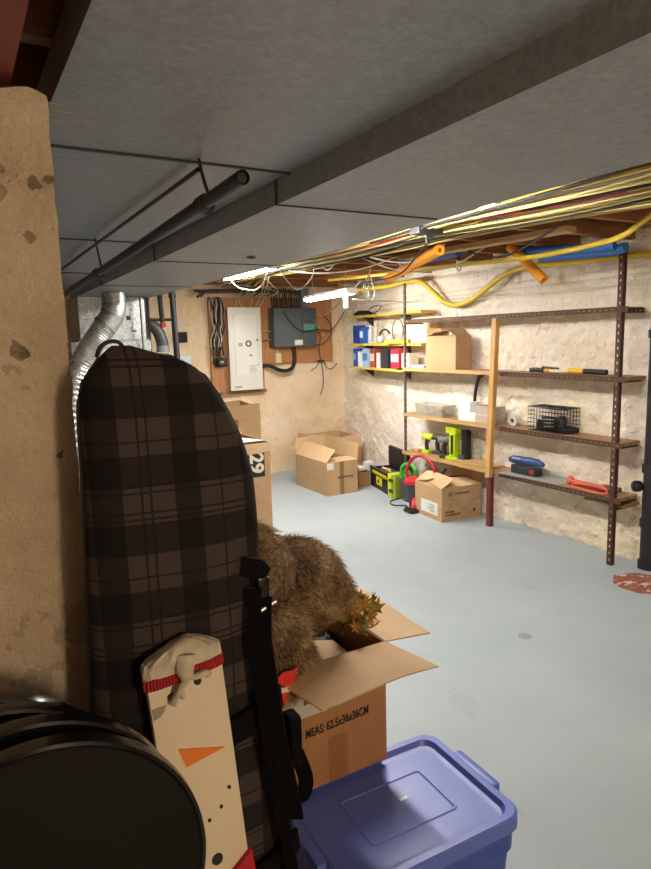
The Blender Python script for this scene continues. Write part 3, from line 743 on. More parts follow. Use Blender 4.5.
for z, y0, y1, th in ((1.632, 2.50, 4.66, .020), (1.205, 2.46, 4.70, .022), (.79, 2.48, 4.70, .022), (.435, 2.48, 4.72, .024)):
    bm = bmnew(); box(bm, (PX+.003, y0, z-th/2), (WX-.012, 3.58, z+th/2)); obj('shelf', bm, MAT['shelfwood'], su)
    bm = bmnew(); box(bm, (PX+.003, 3.584, z-th/2), (WX-.012, y1, z+th/2)); obj('shelf', bm, MAT['shelfwood'], su)
    if z < 1.6:
        boxo('edging', (PX-.004, 3.58, z-th/2-.006), (PX+.003, y1, z+th/2+.003), MAT['plank'], su)
    bm = bmnew(); slotted(bm, 'y', 2.46, 3.50 if z < 1.5 else 4.64, PX-.002, z-.004, .034, .003, .04); obj('slotted_rail', bm, MAT['rust'], su)
    bm = bmnew(); slotted(bm, 'x', PX, WX-.012, 2.487, z-.012, .03, .003, .04); obj('bracket', bm, MAT['rust'], su)
    bm = bmnew(); slotted(bm, 'x', PX, WX-.012, 4.66, z-.014, .026, .003, .04); obj('bracket', bm, MAT['rust'], su)
boxo('shelf', (PX+.03, 2.46, .385), (WX-.015, 2.75, .398), MAT['shelfwood'], su)
bm = bmnew(); slotted(bm, 'x', PX, WX-.012, 2.487, .385, .03, .003, .04); obj('bracket', bm, MAT['rust'], su)

# three yellow wall shelves beyond the grey post
YS = [(1.715, 'topmost'), (1.425, 'middle'), (1.18, 'lowest')]
YANG = R(-8)
for z, nm in YS:
    t = thing('wall_shelf', (3.72, 5.1, z-.01), '%s of the three yellow boards on the right wall next to the corner' % nm, 'shelf', 'yellow wall shelves')
    y1 = 5.97; y0 = 4.5 if z > 1.3 else 4.70
    bm = bmnew(); prism(bm, [(3.595, y0, z-.012), (3.76, y0, z-.012), (3.93, y1+.01, z-.012), (3.775, y1, z-.012)], (0, 0, .022)); obj('board', bm, MAT['yellowwood'], t)
    for yy in (4.95, 5.7):
        xw = wall_x(yy)
        bm = bmnew(); prism(bm, [(xw-.005, yy-.008, z-.012), (xw-.13, yy-.008, z-.012), (xw-.005, yy-.008, z-.10)], (0, .016, 0)); obj('bracket', bm, M('#3a3a3a', .5, .4), t)
def yx(y): return 3.665 + (y-4.7)*.125       # centre line of things on the yellow boards

# ------------------------------------------------------------------ things on the shelves
def carton(name, x0, x1, y0, y1, z0, z1, label, flaps=(), mat='card', inner=True, rz=0, th=.005, cat='cardboard box', closed=False, group=None):
    """open carton; flaps: (side, length, tilt degrees from outward-horizontal up)"""
    t = thing(name, ((x0+x1)/2, (y0+y1)/2, z0), label, cat, group)
    hx, hy, H = (x1-x0)/2, (y1-y0)/2, z1-z0
    mt = frame(((x0+x1)/2, (y0+y1)/2, z0), rz)
    mm = MAT[mat]
    bm = bmnew()
    box(bm, (-hx, -hy, 0), (hx, hy, th), mt)
    box(bm, (-hx, -hy, th), (-hx+th, hy, H), mt); box(bm, (hx-th, -hy, th), (hx, hy, H), mt)
    box(bm, (-hx+th, -hy, th), (hx-th, -hy+th, H), mt); box(bm, (-hx+th, hy-th, th), (hx-th, hy, H), mt)
    if closed: box(bm, (-hx, -hy, H-th), (hx, hy, H), mt)
    obj('carton_body', bm, mm, t)
    for f in flaps:
        side, L, ang = f[:3]; skew = f[3] if len(f) > 3 else 0
        a = R(ang); c, s_ = math.cos(a)*L, math.sin(a)*L
        if side == 'f': q = [(-hx, -hy, H), (hx, -hy, H), (hx+skew, -hy-c, H+s_), (-hx+skew, -hy-c, H+s_)]
        if side == 'b': q = [(-hx, hy, H), (hx, hy, H), (hx+skew, hy+c, H+s_), (-hx+skew, hy+c, H+s_)]
        if side == 'r': q = [(hx, -hy, H), (hx, hy, H), (hx+c, hy+skew, H+s_), (hx+c, -hy+skew, H+s_)]
        if side == 'l': q = [(-hx, -hy, H), (-hx, hy, H), (-hx-c, hy+skew, H+s_), (-hx-c, -hy+skew, H+s_)]
        q = [Vector(p) for p in q]; n_ = (q[1]-q[0]).cross(q[3]-q[0]).normalized()*.003
        # a slight sag in the middle of the flap
        bm = bmnew(); N = 6; lo, hi = [], []
        for i in range(N+1):
            for j in range(N+1):
                u, w_ = i/N, j/N
                p = (q[0]*(1-u)+q[1]*u)*(1-w_) + (q[3]*(1-u)+q[2]*u)*w_
                p = p + Vector((0, 0, .006*w_*math.sin(u*5+L*30)))
                lo.append(bm.verts.new(mt @ (p-n_*.6))); hi.append(bm.verts.new(mt @ (p+n_*.6)))
        I = lambda i, j: i*(N+1)+j
        for i in range(N):
            for j in range(N):
                bm.faces.new((lo[I(i, j)], lo[I(i, j+1)], lo[I(i+1, j+1)], lo[I(i+1, j)]))
                bm.faces.new((hi[I(i, j)], hi[I(i+1, j)], hi[I(i+1, j+1)], hi[I(i, j+1)]))
        rim = [(i, 0) for i in range(N)] + [(N, j) for j in range(N)] + [(i, N) for i in range(N, 0, -1)] + [(0, j) for j in range(N, 0, -1)]
        for k in range(len(rim)):
            a_, b_ = rim[k], rim[(k+1) % len(rim)]
            bm.faces.new((lo[I(*a_)], lo[I(*b_)], hi[I(*b_)], hi[I(*a_)]))
        obj('flap', bm, MAT[f[4]] if len(f) > 4 else MAT['card_light'], t, smooth=50)
    return t
# shelf 2: large carton with its top slightly open
t = carton('storage_carton', 3.57, 3.74, 4.02, 4.40, 1.218, 1.49, 'mid-size brown carton standing on the second shelf from the top', [('f', .12, 150), ('b', .12, 160), ('l', .08, 172), ('r', .08, 176)])
boxo('upright_flap', (3.71, 4.36, 1.49), (3.716, 4.56, 1.56), MAT['card_dark'], t)
# thin yellow knife / level
t = thing('yellow_level_tool', (3.6, 2.95, 1.216), 'long yellow and black hand tool lying on the second shelf from the top', 'hand tool')
tubeo('grip', [(3.60, 2.63, 1.238), (3.60, 2.80, 1.24)], .018, MAT['black'], t, seg=12)
tubeo('sleeve', [(3.60, 2.80, 1.24), (3.60, 2.92, 1.24)], .017, M('#e0b21c', .4), t, seg=12)
tubeo('shaft', [(3.60, 2.92, 1.236), (3.60, 3.08, 1.234)], .012, M('#d8d0b0', .4), t, seg=10)
tubeo('sleeve', [(3.60, 3.08, 1.236), (3.60, 3.13, 1.236)], .012, M('#e0b21c', .4), t, seg=10)
tubeo('head', [(3.59, 3.13, 1.236), (3.60, 3.20, 1.24), (3.61, 3.26, 1.236)], .016, MAT['black'], t, seg=10)
tag(tubeo('black_marker', [(3.66, 3.06, 1.243), (3.66, 3.2, 1.25)], .012, MAT['black'], seg=8), 'short black marker lying behind the yellow hand tool', 'marker')
tag(boxo('flat_plastic_bag', (3.58, 4.45, 1.216), (3.73, 4.63, 1.24), M('#c9d2da', .35), bev=.006), 'flat pale plastic packet left of the carton on the shelf', 'packet')
# shelf 3
def wire_basket(name, x0, x1, y0, y1, z0, z1, mat, label, flare=0, step=.018, r=.0018, top=False, cat='basket', handle=False):
    t = thing(name, ((x0+x1)/2, (y0+y1)/2, z0), label, cat)
    def P(x, y, z):
        k = (z-z0)/(z1-z0)*flare
        return Vector((x+(1 if x > (x0+x1)/2 else -1)*k*.5, y+(y-(y0+y1)/2)/(y1-y0)*2*k, z))
    bm = bmnew()
    nz = max(2, int((z1-z0)/step)); ny = int((y1-y0)/step); nx = int((x1-x0)/step)
    for i in range(nz+1):
        z = z0+(z1-z0)*i/nz
        tube(bm, [P(x0, y0, z), P(x1, y0, z), P(x1, y1, z), P(x0, y1, z), P(x0, y0, z)], r, 4, caps=False)
    for i in range(ny+1):
        y = y0+(y1-y0)*i/ny
        pts = [P(x0, y, z1), P(x0, y, z0), P(x1, y, z0), P(x1, y, z1)]
        if top: pts.append(pts[0])
        tube(bm, pts, r, 4, caps=False)
    for i in range(nx+1):
        x = x0+(x1-x0)*i/nx
        tube(bm, [P(x, y0, z1), P(x, y0, z0), P(x, y1, z0), P(x, y1, z1)] + ([P(x, y0, z1)] if top else []), r, 4, caps=False)
    obj('wire_mesh', bm, mat, t)
    bm = bmnew(); tube(bm, [P(x0, y0, z1), P(x1, y0, z1), P(x1, y1, z1), P(x0, y1, z1), P(x0, y0, z1)], r*2.2, 6, caps=False); obj('rim', bm, mat, t)
    return t
t = wire_basket('mesh_tray', 3.58, 3.72, 4.20, 4.55, .803, .895, M('#a8a294', .5, .1), 'shallow grey mesh basket full of small parts on the third shelf', flare=.014, step=.009)
bm = bmnew(); random.seed(3)
for k in range(40):
    p = Vector((3.65+jitter(.055), 4.37+jitter(.15), .82+random.random()*.05)); a = jitter(3)
    box(bm, (-.018, -.007, -.005), (.018, .007, .005), frame(p, a, jitter(1), jitter(1)))
o = tag(obj('hardware_bits', bm, M('#c4bfb2', .5, .2, var=.5, scale=40)), 'loose pale screws and hardware heaped inside the grey mesh basket', 'hardware', kind='stuff')
tag(boxo('white_carton', (3.575, 3.79, .802), (3.70, 3.99, .875), MAT['paper'], bev=.003), 'lower white box left of the clear bins on the third shelf', 'box')
tag(boxo('white_carton', (3.58, 3.86, .876), (3.69, 3.99, .955), M('#e6e8ea', .4), bev=.003), 'upper white box stacked beside the black snorkel tube', 'box')
for z, lb in ((.802, 'lower clear plastic bin on the third shelf'), (.872, 'upper clear plastic bin with a red clip on the third shelf')):
    t = thing('plastic_bin', (3.64, 3.69, z), lb, 'plastic bin')
    bm = bmnew(); box(bm, (3.575, 3.60, z), (3.71, 3.785, z+.062)); obj('tub', bm, M('#b6aa9c', .3), t)
    bm = bmnew(); box(bm, (3.57, 3.595, z+.062), (3.715, 3.787, z+.068)); obj('bin_lid', bm, M('#cfc8be', .3), t)
boxo('red_clip', (3.57, 3.65, .94), (3.60, 3.77, .95), M('#b0604c', .4), t)
t = thing('snorkel_tube', (3.7, 3.9, .80), 'black curved tube standing behind the white boxes', 'tube')
tubeo('tube', [(3.735, 3.97, .803), (3.73, 3.96, .98), (3.72, 3.93, 1.08), (3.71, 3.89, 1.16)], .014, MAT['black'], t, seg=12, smooth=5)
tubeo('mouthpiece', [(3.712, 3.89, 1.155), (3.70, 3.84, 1.178)], .02, MAT['black'], t, seg=12)
t = thing('tape_roll', (3.65, 3.46, .802), 'small white and blue round tape roll leaning right of the pine post', 'tape roll')
bm = bmnew(); lathe(bm, [(.018, -.015), (.043, -.015), (.043, .015), (.018, .015), (.018, -.015)], frame((3.65, 3.455, .847), 0, 0, R(80)), 24, cap=False); obj('roll', bm, MAT['white'], t, smooth=35)
bm = bmnew(); lathe(bm, [(.012, -.012), (.019, -.012), (.019, .012), (.012, .012), (.012, -.012)], frame((3.65, 3.455, .847), 0, 0, R(80)), 20, cap=False); obj('core', bm, M('#3f5a86', .5), t)
wire_basket('wire_cage', 3.58, 3.735, 2.93, 3.25, .803, .975, MAT['black'], 'black wire cage holding dark parts on the third shelf', step=.026, r=.002, top=True, cat='cage')
parts = [('black lidded jar in the left of the wire cage', (3.64, 3.19, .806), .028, .07), ('black jar in the middle of the wire cage', (3.67, 3.02, .806), .03, .11)]
for lb, p, r, h in parts:
    t = thing('black_jar', p, lb, 'jar')
    bm = bmnew(); lathe(bm, [(r*.9, 0), (r, .01), (r, h*.7), (r*.7, h*.82)], frame(p), 16); obj('jar_body', bm, M('#24252a', .35), t, smooth=35)
    bm = bmnew(); lathe(bm, [(r*.75, h*.82), (r*.75, h)], frame(p), 16); obj('jar_lid', bm, MAT['black'], t, smooth=35)
tag(tubeo('cable_coil', [(3.64+.045*math.cos(a*.5), 3.1+.06*math.sin(a*.5), .815+.002*a) for a in range(0, 46)], .009, MAT['rubber'], seg=6), 'coiled black cable in the wire cage', 'cable')
tag(tubeo('cable_coil', [(3.65+.04*math.cos(a*.5), 2.93+.055*math.sin(a*.5), .815+.001*a) for a in range(0, 30)], .007, MAT['rubber'], seg=6), 'thin black cable coil at the right end inside the wire cage', 'cable')
# shelf 4
def drill(loc, rz, body, label, sz=1.0, led=False):
    t = thing('cordless_drill', loc, label, 'power drill', rz=0)
    mt = frame(loc, rz) @ Matrix.Scale(sz, 4)
    bm = bmnew(); box(bm, (-.04, -.03, 0), (.05, .03, .035), mt, .006); obj('battery', bm, MAT['grey_plastic'] if not led else body, t, smooth=35)
    bm = bmnew(); tube(bm, [mt @ Vector(p) for p in ((.0, 0, .03), (.008, 0, .09), (.0, 0, .14))], .02*sz, 12, smooth=3); obj('grip', bm, MAT['rubber'], t, smooth=True)
    bm = bmnew(); tube(bm, [mt @ Vector(p) for p in ((.06, 0, .165), (.045, 0, .165), (-.05, 0, .165), (-.075, 0, .165))], .03*sz, 14, radii=[.02*sz, .03*sz, .031*sz, .024*sz]); obj('motor_housing', bm, body, t, smooth=35)
    bm = bmnew(); tube(bm, [mt @ Vector(p) for p in ((-.075, 0, .165), (-.10, 0, .165), (-.13, 0, .165))], .02*sz, 12, radii=[.023*sz, .02*sz, .008*sz]); obj('chuck', bm, MAT['black'], t, smooth=True)
    bm = bmnew(); tube(bm, [mt @ Vector((-.13, 0, .165)), mt @ Vector((-.18, 0, .165))], .004*sz, 8); obj('bit', bm, MAT['steel'], t)
    bm = bmnew(); box(bm, (-.03, -.008, .11), (-.018, .008, .135), mt); obj('trigger', bm, M('#a02020', .4), t)
    return t
drill((3.63, 4.46, .449), R(97), MAT['lime'], 'lime green and black cordless drill at the left of the bottom shelf', .92, led=True)
drill((3.67, 4.36, .449), R(100), M('#5c5e4a', .5), 'dark olive cordless drill behind the lime one on the bottom shelf', .95)
drill((3.61, 4.20, .449), R(150), M('#75787c', .4), 'grey pistol-grip drill between the two green tools', .95)
t = thing('work_light', (3.63, 4.08, .449), 'tall lime green cordless tool standing upright on the bottom shelf', 'power tool')
boxo('base', (3.58, 4.03, .449), (3.68, 4.16, .475), MAT['lime'], t, bev=.008)
boxo('housing', (3.595, 4.06, .475), (3.665, 4.13, .70), MAT['lime'], t, bev=.014)
boxo('head', (3.59, 4.04, .67), (3.67, 4.17, .73), MAT['lime'], t, bev=.014)
boxo('front_plate', (3.588, 4.075, .50), (3.596, 4.10, .66), MAT['black'], t)
t = thing('cordless_nailer', (3.66, 4.0, .449), 'black upright tool standing right of the lime green tool', 'power tool')
boxo('housing', (3.63, 3.955, .449), (3.69, 4.015, .71), MAT['black'], t, bev=.012)
boxo('battery', (3.60, 3.95, .449), (3.63, 4.02, .50), MAT['grey_plastic'], t, bev=.004)
for k, (x, y0, y1, z, lb) in enumerate(((3.60, 3.60, 4.02, .449, 'front long thin plank lying on the bottom shelf'), (3.68, 3.60, 3.94, .449, 'rear long thin plank lying on the bottom shelf'), (3.63, 4.42, 4.66, .449, 'short pale board under the drills on the bottom shelf'))):
    tag(boxo('loose_plank', (x-.035, y0, z) if k != 2 else (3.60, 4.56, z), (x+.035, y1, z+.018), MAT['plank']), lb, 'plank')
tag(boxo('grey_cutting_sheet', (-.12, -.27, 0), (.10, .27, .004), M('#9a9c9a', .5), mtx=frame((3.655, 3.22, .4475), R(4))), 'flat grey sheet lying on the right half of the bottom shelf', 'sheet')
t = thing('blue_multitool', (3.64, 3.3, .452), 'blue and black power sander lying on the grey sheet', 'power tool')
boxo('sole', (3.60, 3.19, .453), (3.68, 3.43, .515), M('#1d2a30', .5), t, bev=.01)
bm = bmnew(); tube(bm, [(3.64, 3.47, .545), (3.64, 3.44, .548), (3.64, 3.3, .553), (3.64, 3.2, .555), (3.64, 3.15, .545)], .035, 14, radii=[.02, .029, .03, .028, .016]); obj('grip_body', bm, M('#28457c', .45), t, smooth=True)
boxo('switch', (3.60, 3.34, .56), (3.615, 3.42, .575), M('#9db4dc', .4), t)
boxo('red_knob', (3.59, 3.20, .47), (3.61, 3.24, .50), M('#a82c2c', .4), t, bev=.004)
t = thing('caulking_gun', (3.62, 2.75, .447), 'coral red caulking gun lying at the right end of the bottom shelf', 'caulking gun')
bm = bmnew(); tube(bm, [(3.62, 2.90, .484), (3.62, 2.88, .484)], .04, 18, radii=[.033, .024]); obj('front_cap', bm, MAT['coral'], t, smooth=35)
bm = bmnew(); tube(bm, [(3.62, 2.89, .480), (3.62, 2.62, .476)], .018, 12); obj('barrel', bm, MAT['coral'], t, smooth=35)
tubeo('trigger_frame', [(3.59, 2.85, .46), (3.57, 2.82, .453), (3.565, 2.60, .456), (3.57, 2.57, .475), (3.575, 2.62, .49), (3.58, 2.80, .485), (3.59, 2.85, .46)], .008, MAT['coral'], t, smooth=4)
tubeo('plunger_rod', [(3.62, 2.62, .48), (3.63, 2.53, .482)], .005, MAT['steel'], t)
tag(boxo('dark_cloth', (3.66, 2.58, .447), (3.74, 2.72, .475), M('#6a4a34', .8), bev=.01), 'small brown bundle behind the caulking gun by the metal post', 'bundle')

# ------------------------------------------------------------------ things on the yellow shelves
z1, z2, z3 = 1.725, 1.435, 1.19
t = thing('folded_cap', (yx(5.804), 5.804, z1), 'black folded cap lying on the topmost yellow board', 'cap')
bm = bmnew(); tube(bm, [(yx(5.903), 5.903, z1+.02), (yx(5.804), 5.804, z1+.035), (yx(5.618), 5.618, z1+.03), (yx(5.531), 5.531, z1+.02)], .04, 12, radii=[.02, .035, .032, .016], flat=.6) ; obj('crown', bm, MAT['rubber'], t, smooth=True)
tag(tubeo('cable_loop', [(yx(5.308)+.05*math.cos(a), 5.432+.10*math.sin(a), z1+.05+.045*math.cos(a)) for a in [i*.35 for i in range(18)]], .004, MAT['rubber'], seg=6), 'black cable loop lying on the topmost yellow board', 'cable')
def bottle(x, y, z, r, h, mat, label, cap='white'):
    t = thing('bottle', (x, y, z), label, 'bottle')
    bm = bmnew(); lathe(bm, [(r*.95, 0), (r, .005), (r, h*.75), (r*.45, h*.86), (r*.4, h*.9)], frame((x, y, z)), 16); obj('body', bm, mat, t, smooth=35)
    bm = bmnew(); lathe(bm, [(r*.5, h*.9), (r*.5, h)], frame((x, y, z)), 14); obj('cap', bm, MAT[cap], t, smooth=35)
def pack(y, z, wd, h, mat, label, band=None, d=.10, name='product_box', cat='box'):
    x = yx(y)-.03
    mt = frame((x, y, z), R(-6))
    t = thing(name, (x, y, z), label, cat)
    bm = bmnew(); box(bm, (0, -wd/2, 0), (d, wd/2, h), mt); obj('carton', bm, mat, t)
    if band:
        bm = bmnew(); box(bm, (-.002, -wd/2+.005, h*.35), (0, wd/2-.005, h*.75), mt); obj('printed_panel', bm, band, t)
BL, LB = M('#24449c', .4), M('#86a8cc', .4)
pack(5.854, z2, .10, .19, BL, 'deep blue box at the left end of the middle yellow board', M('#1b2f74', .4))
pack(5.705, z2, .08, .17, M('#2a5ab0', .4), 'narrower blue box beside the deep blue one on the middle yellow board', M('#d4e0ec', .4))
bottle(yx(5.581)+.02, 5.581, z2, .03, .18, M('#b8c0c4', .4), 'white bottle next to the narrow blue box on the middle yellow board')
bottle(yx(5.469)+.02, 5.469, z2, .025, .21, M('#b8b09a', .4), 'tall slim cream bottle left of the headset on the middle yellow board')
t = thing('ear_defenders', (yx(5.184), 5.184, z2), 'grey ear defenders with cable on the middle yellow board', 'ear defenders')
tubeo('headband', [(yx(5.060), 5.209+.095*math.cos(a), z2+.05+.085*math.sin(a)) for a in [i*math.pi/12 for i in range(13)]], .008, MAT['rubber'], t, seg=8)
for yy in (5.097, 5.308):
    bm = bmnew(); lathe(bm, [(.015, -.028), (.042, -.024), (.045, .01), (.03, .022)], frame((yx(yy), yy, z2+.046), R(20), R(90)), 16); obj('ear_cup', bm, M('#c8cacc', .4), t, smooth=True)
tag(tubeo('cable_loop', [(yx(4.998)-.01, 4.973+.085*math.cos(a), z2+.12+.11*math.sin(a)) for a in [i*.33 for i in range(20)]], .004, MAT['rubber'], seg=6), 'black cable loop standing right of the ear defenders', 'cable')
tag(boxo('yellow_batten', (3.61, 4.713, z2), (3.65, 5.085, z2+.035), MAT['yellowwood']), 'short yellow batten lying on the middle yellow board', 'batten')
seq = [(5.878, .07, .19, BL, LB, 'blue printed box at the left end of the lowest yellow board'),
       (5.773, .055, .16, M('#dde2e6', .4), None, 'narrow white box second from the left on the lowest yellow board'),
       (5.630, .12, .19, M('#9cc0de', .4), M('#4e7cae', .4), 'pale blue printed box third from the left on the lowest yellow board'),
       (5.469, .10, .19, M('#8a3c2c', .4), M('#c8b8a8', .4), 'rusty red printed box left of the dark one on the lowest yellow board'),
       (5.351, .04, .15, M('#e2e0da', .4), None, 'slim white packet left of the dark box on the lowest yellow board'),
       (5.209, .15, .19, M('#2b2e33', .4), None, 'dark charcoal box in the middle of the lowest yellow board'),
       (4.998, .15, .19, M('#c92c44', .4), M('#efc8cc', .4), 'red and pink box on the lowest yellow board'),
       (4.800, .13, .15, M('#e6e2d2', .4), M('#d6dcc8', .4), 'cream box at the right end of the lowest yellow board')]
for y, wd, h, m1, m2, lb in seq: pack(y, z3, wd, h, m1, lb, m2)
tag(boxo('black_wedge', (3.61, 4.762, z3), (3.64, 4.886, z3+.016), MAT['black']), 'small black strip in front of the cream box', 'strip')

# ------------------------------------------------------------------ floor along the right wall
# big printed carton
t = carton('printed_carton', 3.31, 3.71, 3.855, 4.235, 0, .275, 'printed brown carton on the floor left of the maroon post', [('f', .19, 171), ('b', .19, 166), ('l', .15, 150), ('r', .12, 80)], rz=R(-4))
mtC = frame((3.51, 4.045, 0), R(-4))
def onface(p, f_): return f_ @ Vector(p)
rv = (mtC.to_3x3() @ Vector((1, 0, 0)))
def ctext(s_, size, x, z, bold=0): text(s_, size, mtC @ Vector((x, -.1915, z)), MAT['ink'], t, right=rv, align='LEFT', bold=bold)
bm = bmnew(); lathe(bm, [(.010, 0), (.017, 0), (.017, .001), (.010, .001), (.010, 0)], mtC @ frame((-.115, -.1905, .222), 0, R(90)), 18, cap=False); obj('logo_ring', bm, MAT['ink'], t)
ctext('Chefworks', .036, -.085, .222); ctext('KITCHEN', .022, -.17, .075, .0006); ctext('& APPLIANCES', .022, -.155, .05, .0006)
text('KITCHEN', .022, mtC @ Vector((-.10, -.10, .293)), MAT['ink'], t, right=rv, up=mtC.to_3x3() @ Vector((0, 1, .12)), align='LEFT')
bm = bmnew()
for (x, z, r_) in ((.10, .15, .014), (.145, .155, .010)):
    tube(bm, [mtC @ Vector((x+r_*math.cos(a), -.1912, z+r_*math.sin(a))) for a in [i*.5 for i in range(14)]], .0012, 4)
tube(bm, [mtC @ Vector(p) for p in ((-.13, -.1912, .10), (-.10, -.1912, .16), (-.06, -.1912, .17), (-.03, -.1912, .12), (0, -.1912, .09), (.06, -.1912, .085))], .0012, 4, smooth=3)
obj('line_drawing', bm, MAT['ink'], t)
bm = bmnew(); box(bm, (.12, -.1925, .05), (.14, -.1905, .075), mtC); obj('printed_square', bm, MAT['ink'], t)
bm = bmnew(); box(bm, (-.2015, -.135, .04), (-.2005, .10, .145), mtC); obj('shipping_label', bm, MAT['paper'], t, label='white shipping label')
bm = bmnew()
for k in range(5): box(bm, (-.2025, -.09, .06+.014*k), (-.2015, -.09+.06+.02*(k % 3), .064+.014*k), mtC)
obj('label_print', bm, MAT['ink'], t)

# shop vacuum (black body, red hose and handle)
t = thing('vacuum_cleaner', (3.38, 4.33, 0), 'black and red vacuum cleaner with a red hose loop left of the printed carton', 'vacuum cleaner')
boxo('floor_nozzle', (3.24, 4.19, .004), (3.36, 4.31, .03), MAT['black'], t, bev=.008)
tubeo('nozzle_neck', [(3.31, 4.25, .03), (3.33, 4.27, .07), (3.38, 4.32, .10)], .026, MAT['red'], t, seg=12, smooth=3)
bm = bmnew(); lathe(bm, [(.06, .05), (.085, .08), (.09, .18), (.085, .22), (.06, .24)], frame((3.42, 4.36, 0)), 20); obj('canister', bm, MAT['grey_plastic'], t, smooth=True)
bm = bmnew(); lathe(bm, [(.088, .215), (.10, .225), (.095, .25), (.05, .275), (.02, .28)], frame((3.41, 4.36, 0)), 20); obj('lid_ring', bm, MAT['red'], t, smooth=True)
for sx_ in (-.05, .05): tubeo('wheel', [(3.42+sx_, 4.33, .04), (3.42+sx_*1.4, 4.33, .04)], .04, MAT['black'], t, seg=16)
tubeo('hose', [(3.40, 4.44, .22), (3.40, 4.46, .32), (3.41, 4.40, .43), (3.42, 4.28, .475), (3.43, 4.16, .43), (3.44, 4.12, .33), (3.44, 4.12, .27)], .014, MAT['red'], t, seg=12, smooth=8)
tubeo('wand', [(3.47, 4.16, .24), (3.48, 4.08, .34), (3.49, 4.04, .39)], .011, MAT['black'], t, seg=10)
# leaf blower
t = thing('leaf_blower', (3.5, 4.55, 0), 'dark grey leaf blower with a bright green handle beside the lime case', 'leaf blower')
bm = bmnew(); lathe(bm, [(.05, 0), (.10, .03), (.115, .12), (.10, .20), (.05, .25)], frame((3.51, 4.56, .002)) @ Matrix.Scale(.62, 4, (1, 0, 0)), 20); obj('body', bm, MAT['grey_plastic'], t, smooth=True)
tubeo('handle', [(3.49, 4.66, .20), (3.49, 4.65, .30), (3.49, 4.58, .345), (3.49, 4.48, .34), (3.49, 4.44, .27), (3.49, 4.46, .20)], .019, MAT['green'], t, seg=12, smooth=6)
tubeo('inner_ring', [(3.47+.0*a, 4.55+.045*math.cos(a*.5), .26+.04*math.sin(a*.5)) for a in range(13)], .009, MAT['green'], t, seg=8)
tubeo('cord', [(3.43, 4.60, .03), (3.33, 4.62, .012), (3.28, 4.50, .012), (3.36, 4.42, .012), (3.30, 4.36, .012)], .006, MAT['rubber'], t, seg=6, smooth=6)
# lime case
t = thing('tool_case', (3.47, 4.78, 0), 'lime green plastic tool case standing on edge beside the toolbox', 'tool case')
boxo('half_shell', (3.42, 4.73, .002), (3.62, 4.79, .235), MAT['lime'], t, bev=.014)
boxo('half_shell', (3.42, 4.67, .002), (3.62, 4.728, .235), M('#8b9a28', .4), t, bev=.014)
for z in (.06, .16): boxo('latch', (3.412, 4.70, z), (3.422, 4.76, z+.03), MAT['grey_plastic'], t)
# toolbox
t = thing('toolbox', (3.62, 5.08, 0), 'open black plastic toolbox with yellow latches in front of the right wall', 'toolbox')
mtT = frame((3.64, 5.06, 0), R(-14))
bm = bmnew(); 
for lo, hi in (((-.11, -.25, .0), (.11, .25, .012)), ((-.11, -.25, .012), (-.10, .25, .19)), ((.10, -.25, .012), (.11, .25, .19)), ((-.10, -.25, .012), (.10, -.24, .19)), ((-.10, .24, .012), (.10, .25, .19))): box(bm, lo, hi, mtT)
obj('tub', bm, MAT['black'], t)
bm = bmnew(); box(bm, (-.095, -.235, .15), (.095, .235, .165), mtT); obj('tray', bm, M('#4b4c50', .5), t)
bm = bmnew(); box(bm, (-.115, -.255, .19), (-.095, .255, .205), mtT); box(bm, (.10, -.255, .19), (.115, .255, .205), mtT); obj('rim', bm, M('#2c2c2c', .5), t)
bm = bmnew(); box(bm, (.085, -.24, .205), (.125, .24, .40), mtT, .012); obj('lid', bm, MAT['black'], t, smooth=35)
bm = bmnew(); box(bm, (-.125, -.22, .15), (-.11, .16, .175), mtT); obj('handle', bm, M('#c9b41c', .4), t, label='yellow latch bar')
bm = bmnew(); box(bm, (-.118, -.08, .05), (-.11, .06, .13), mtT); obj('sticker', bm, M('#d6c832', .4), t, label='yellow and white sticker')
bm = bmnew(); lathe(bm, [(.02, 0), (.02, .003)], mtT @ frame((-.118, .0, .09), 0, 0, R(-90)), 12); obj('sticker_print', bm, MAT['black'], t)
for k, (y, mm) in enumerate(((-.12, 'steel'), (.02, 'orange'), (.12, 'offwhite'))):
    tag(tubeo('hand_tool', [mtT @ Vector((-.03+.03*k, y-.07, .178)), mtT @ Vector((.0, y+.07, .182))], .011, MAT[mm], seg=8), ['metal', 'orange-handled', 'cream-handled'][k] + ' hand tool lying in the tray of the open toolbox', 'hand tool')
# little clutter between boxes and toolbox
t = carton('small_carton', 3.42, 3.56, 5.29, 5.47, 0, .155, 'small scuffed brown carton tucked right of the open boxes', [('l', .06, 20), ('b', .05, 60)], mat='card_dark')
tag(boxo('crumpled_paper', (3.45, 5.32, .155), (3.54, 5.42, .20), MAT['paper'], bev=.018), 'crumpled white paper on top of the small scuffed carton', 'paper')
tag(boxo('white_bag', (3.60, 5.42, .0), (3.72, 5.50, .22), M('#cdd3da', .5), bev=.03), 'slim white plastic bag standing left of the toolbox', 'bag')
tag(tubeo('brown_bottle', [(3.62, 5.75, .0), (3.62, 5.75, .18), (3.62, 5.75, .30)], .03, M('#5a3a28', .4), seg=12, radii=[.03, .03, .012]), 'brown bottle standing behind the small scuffed carton', 'bottle')

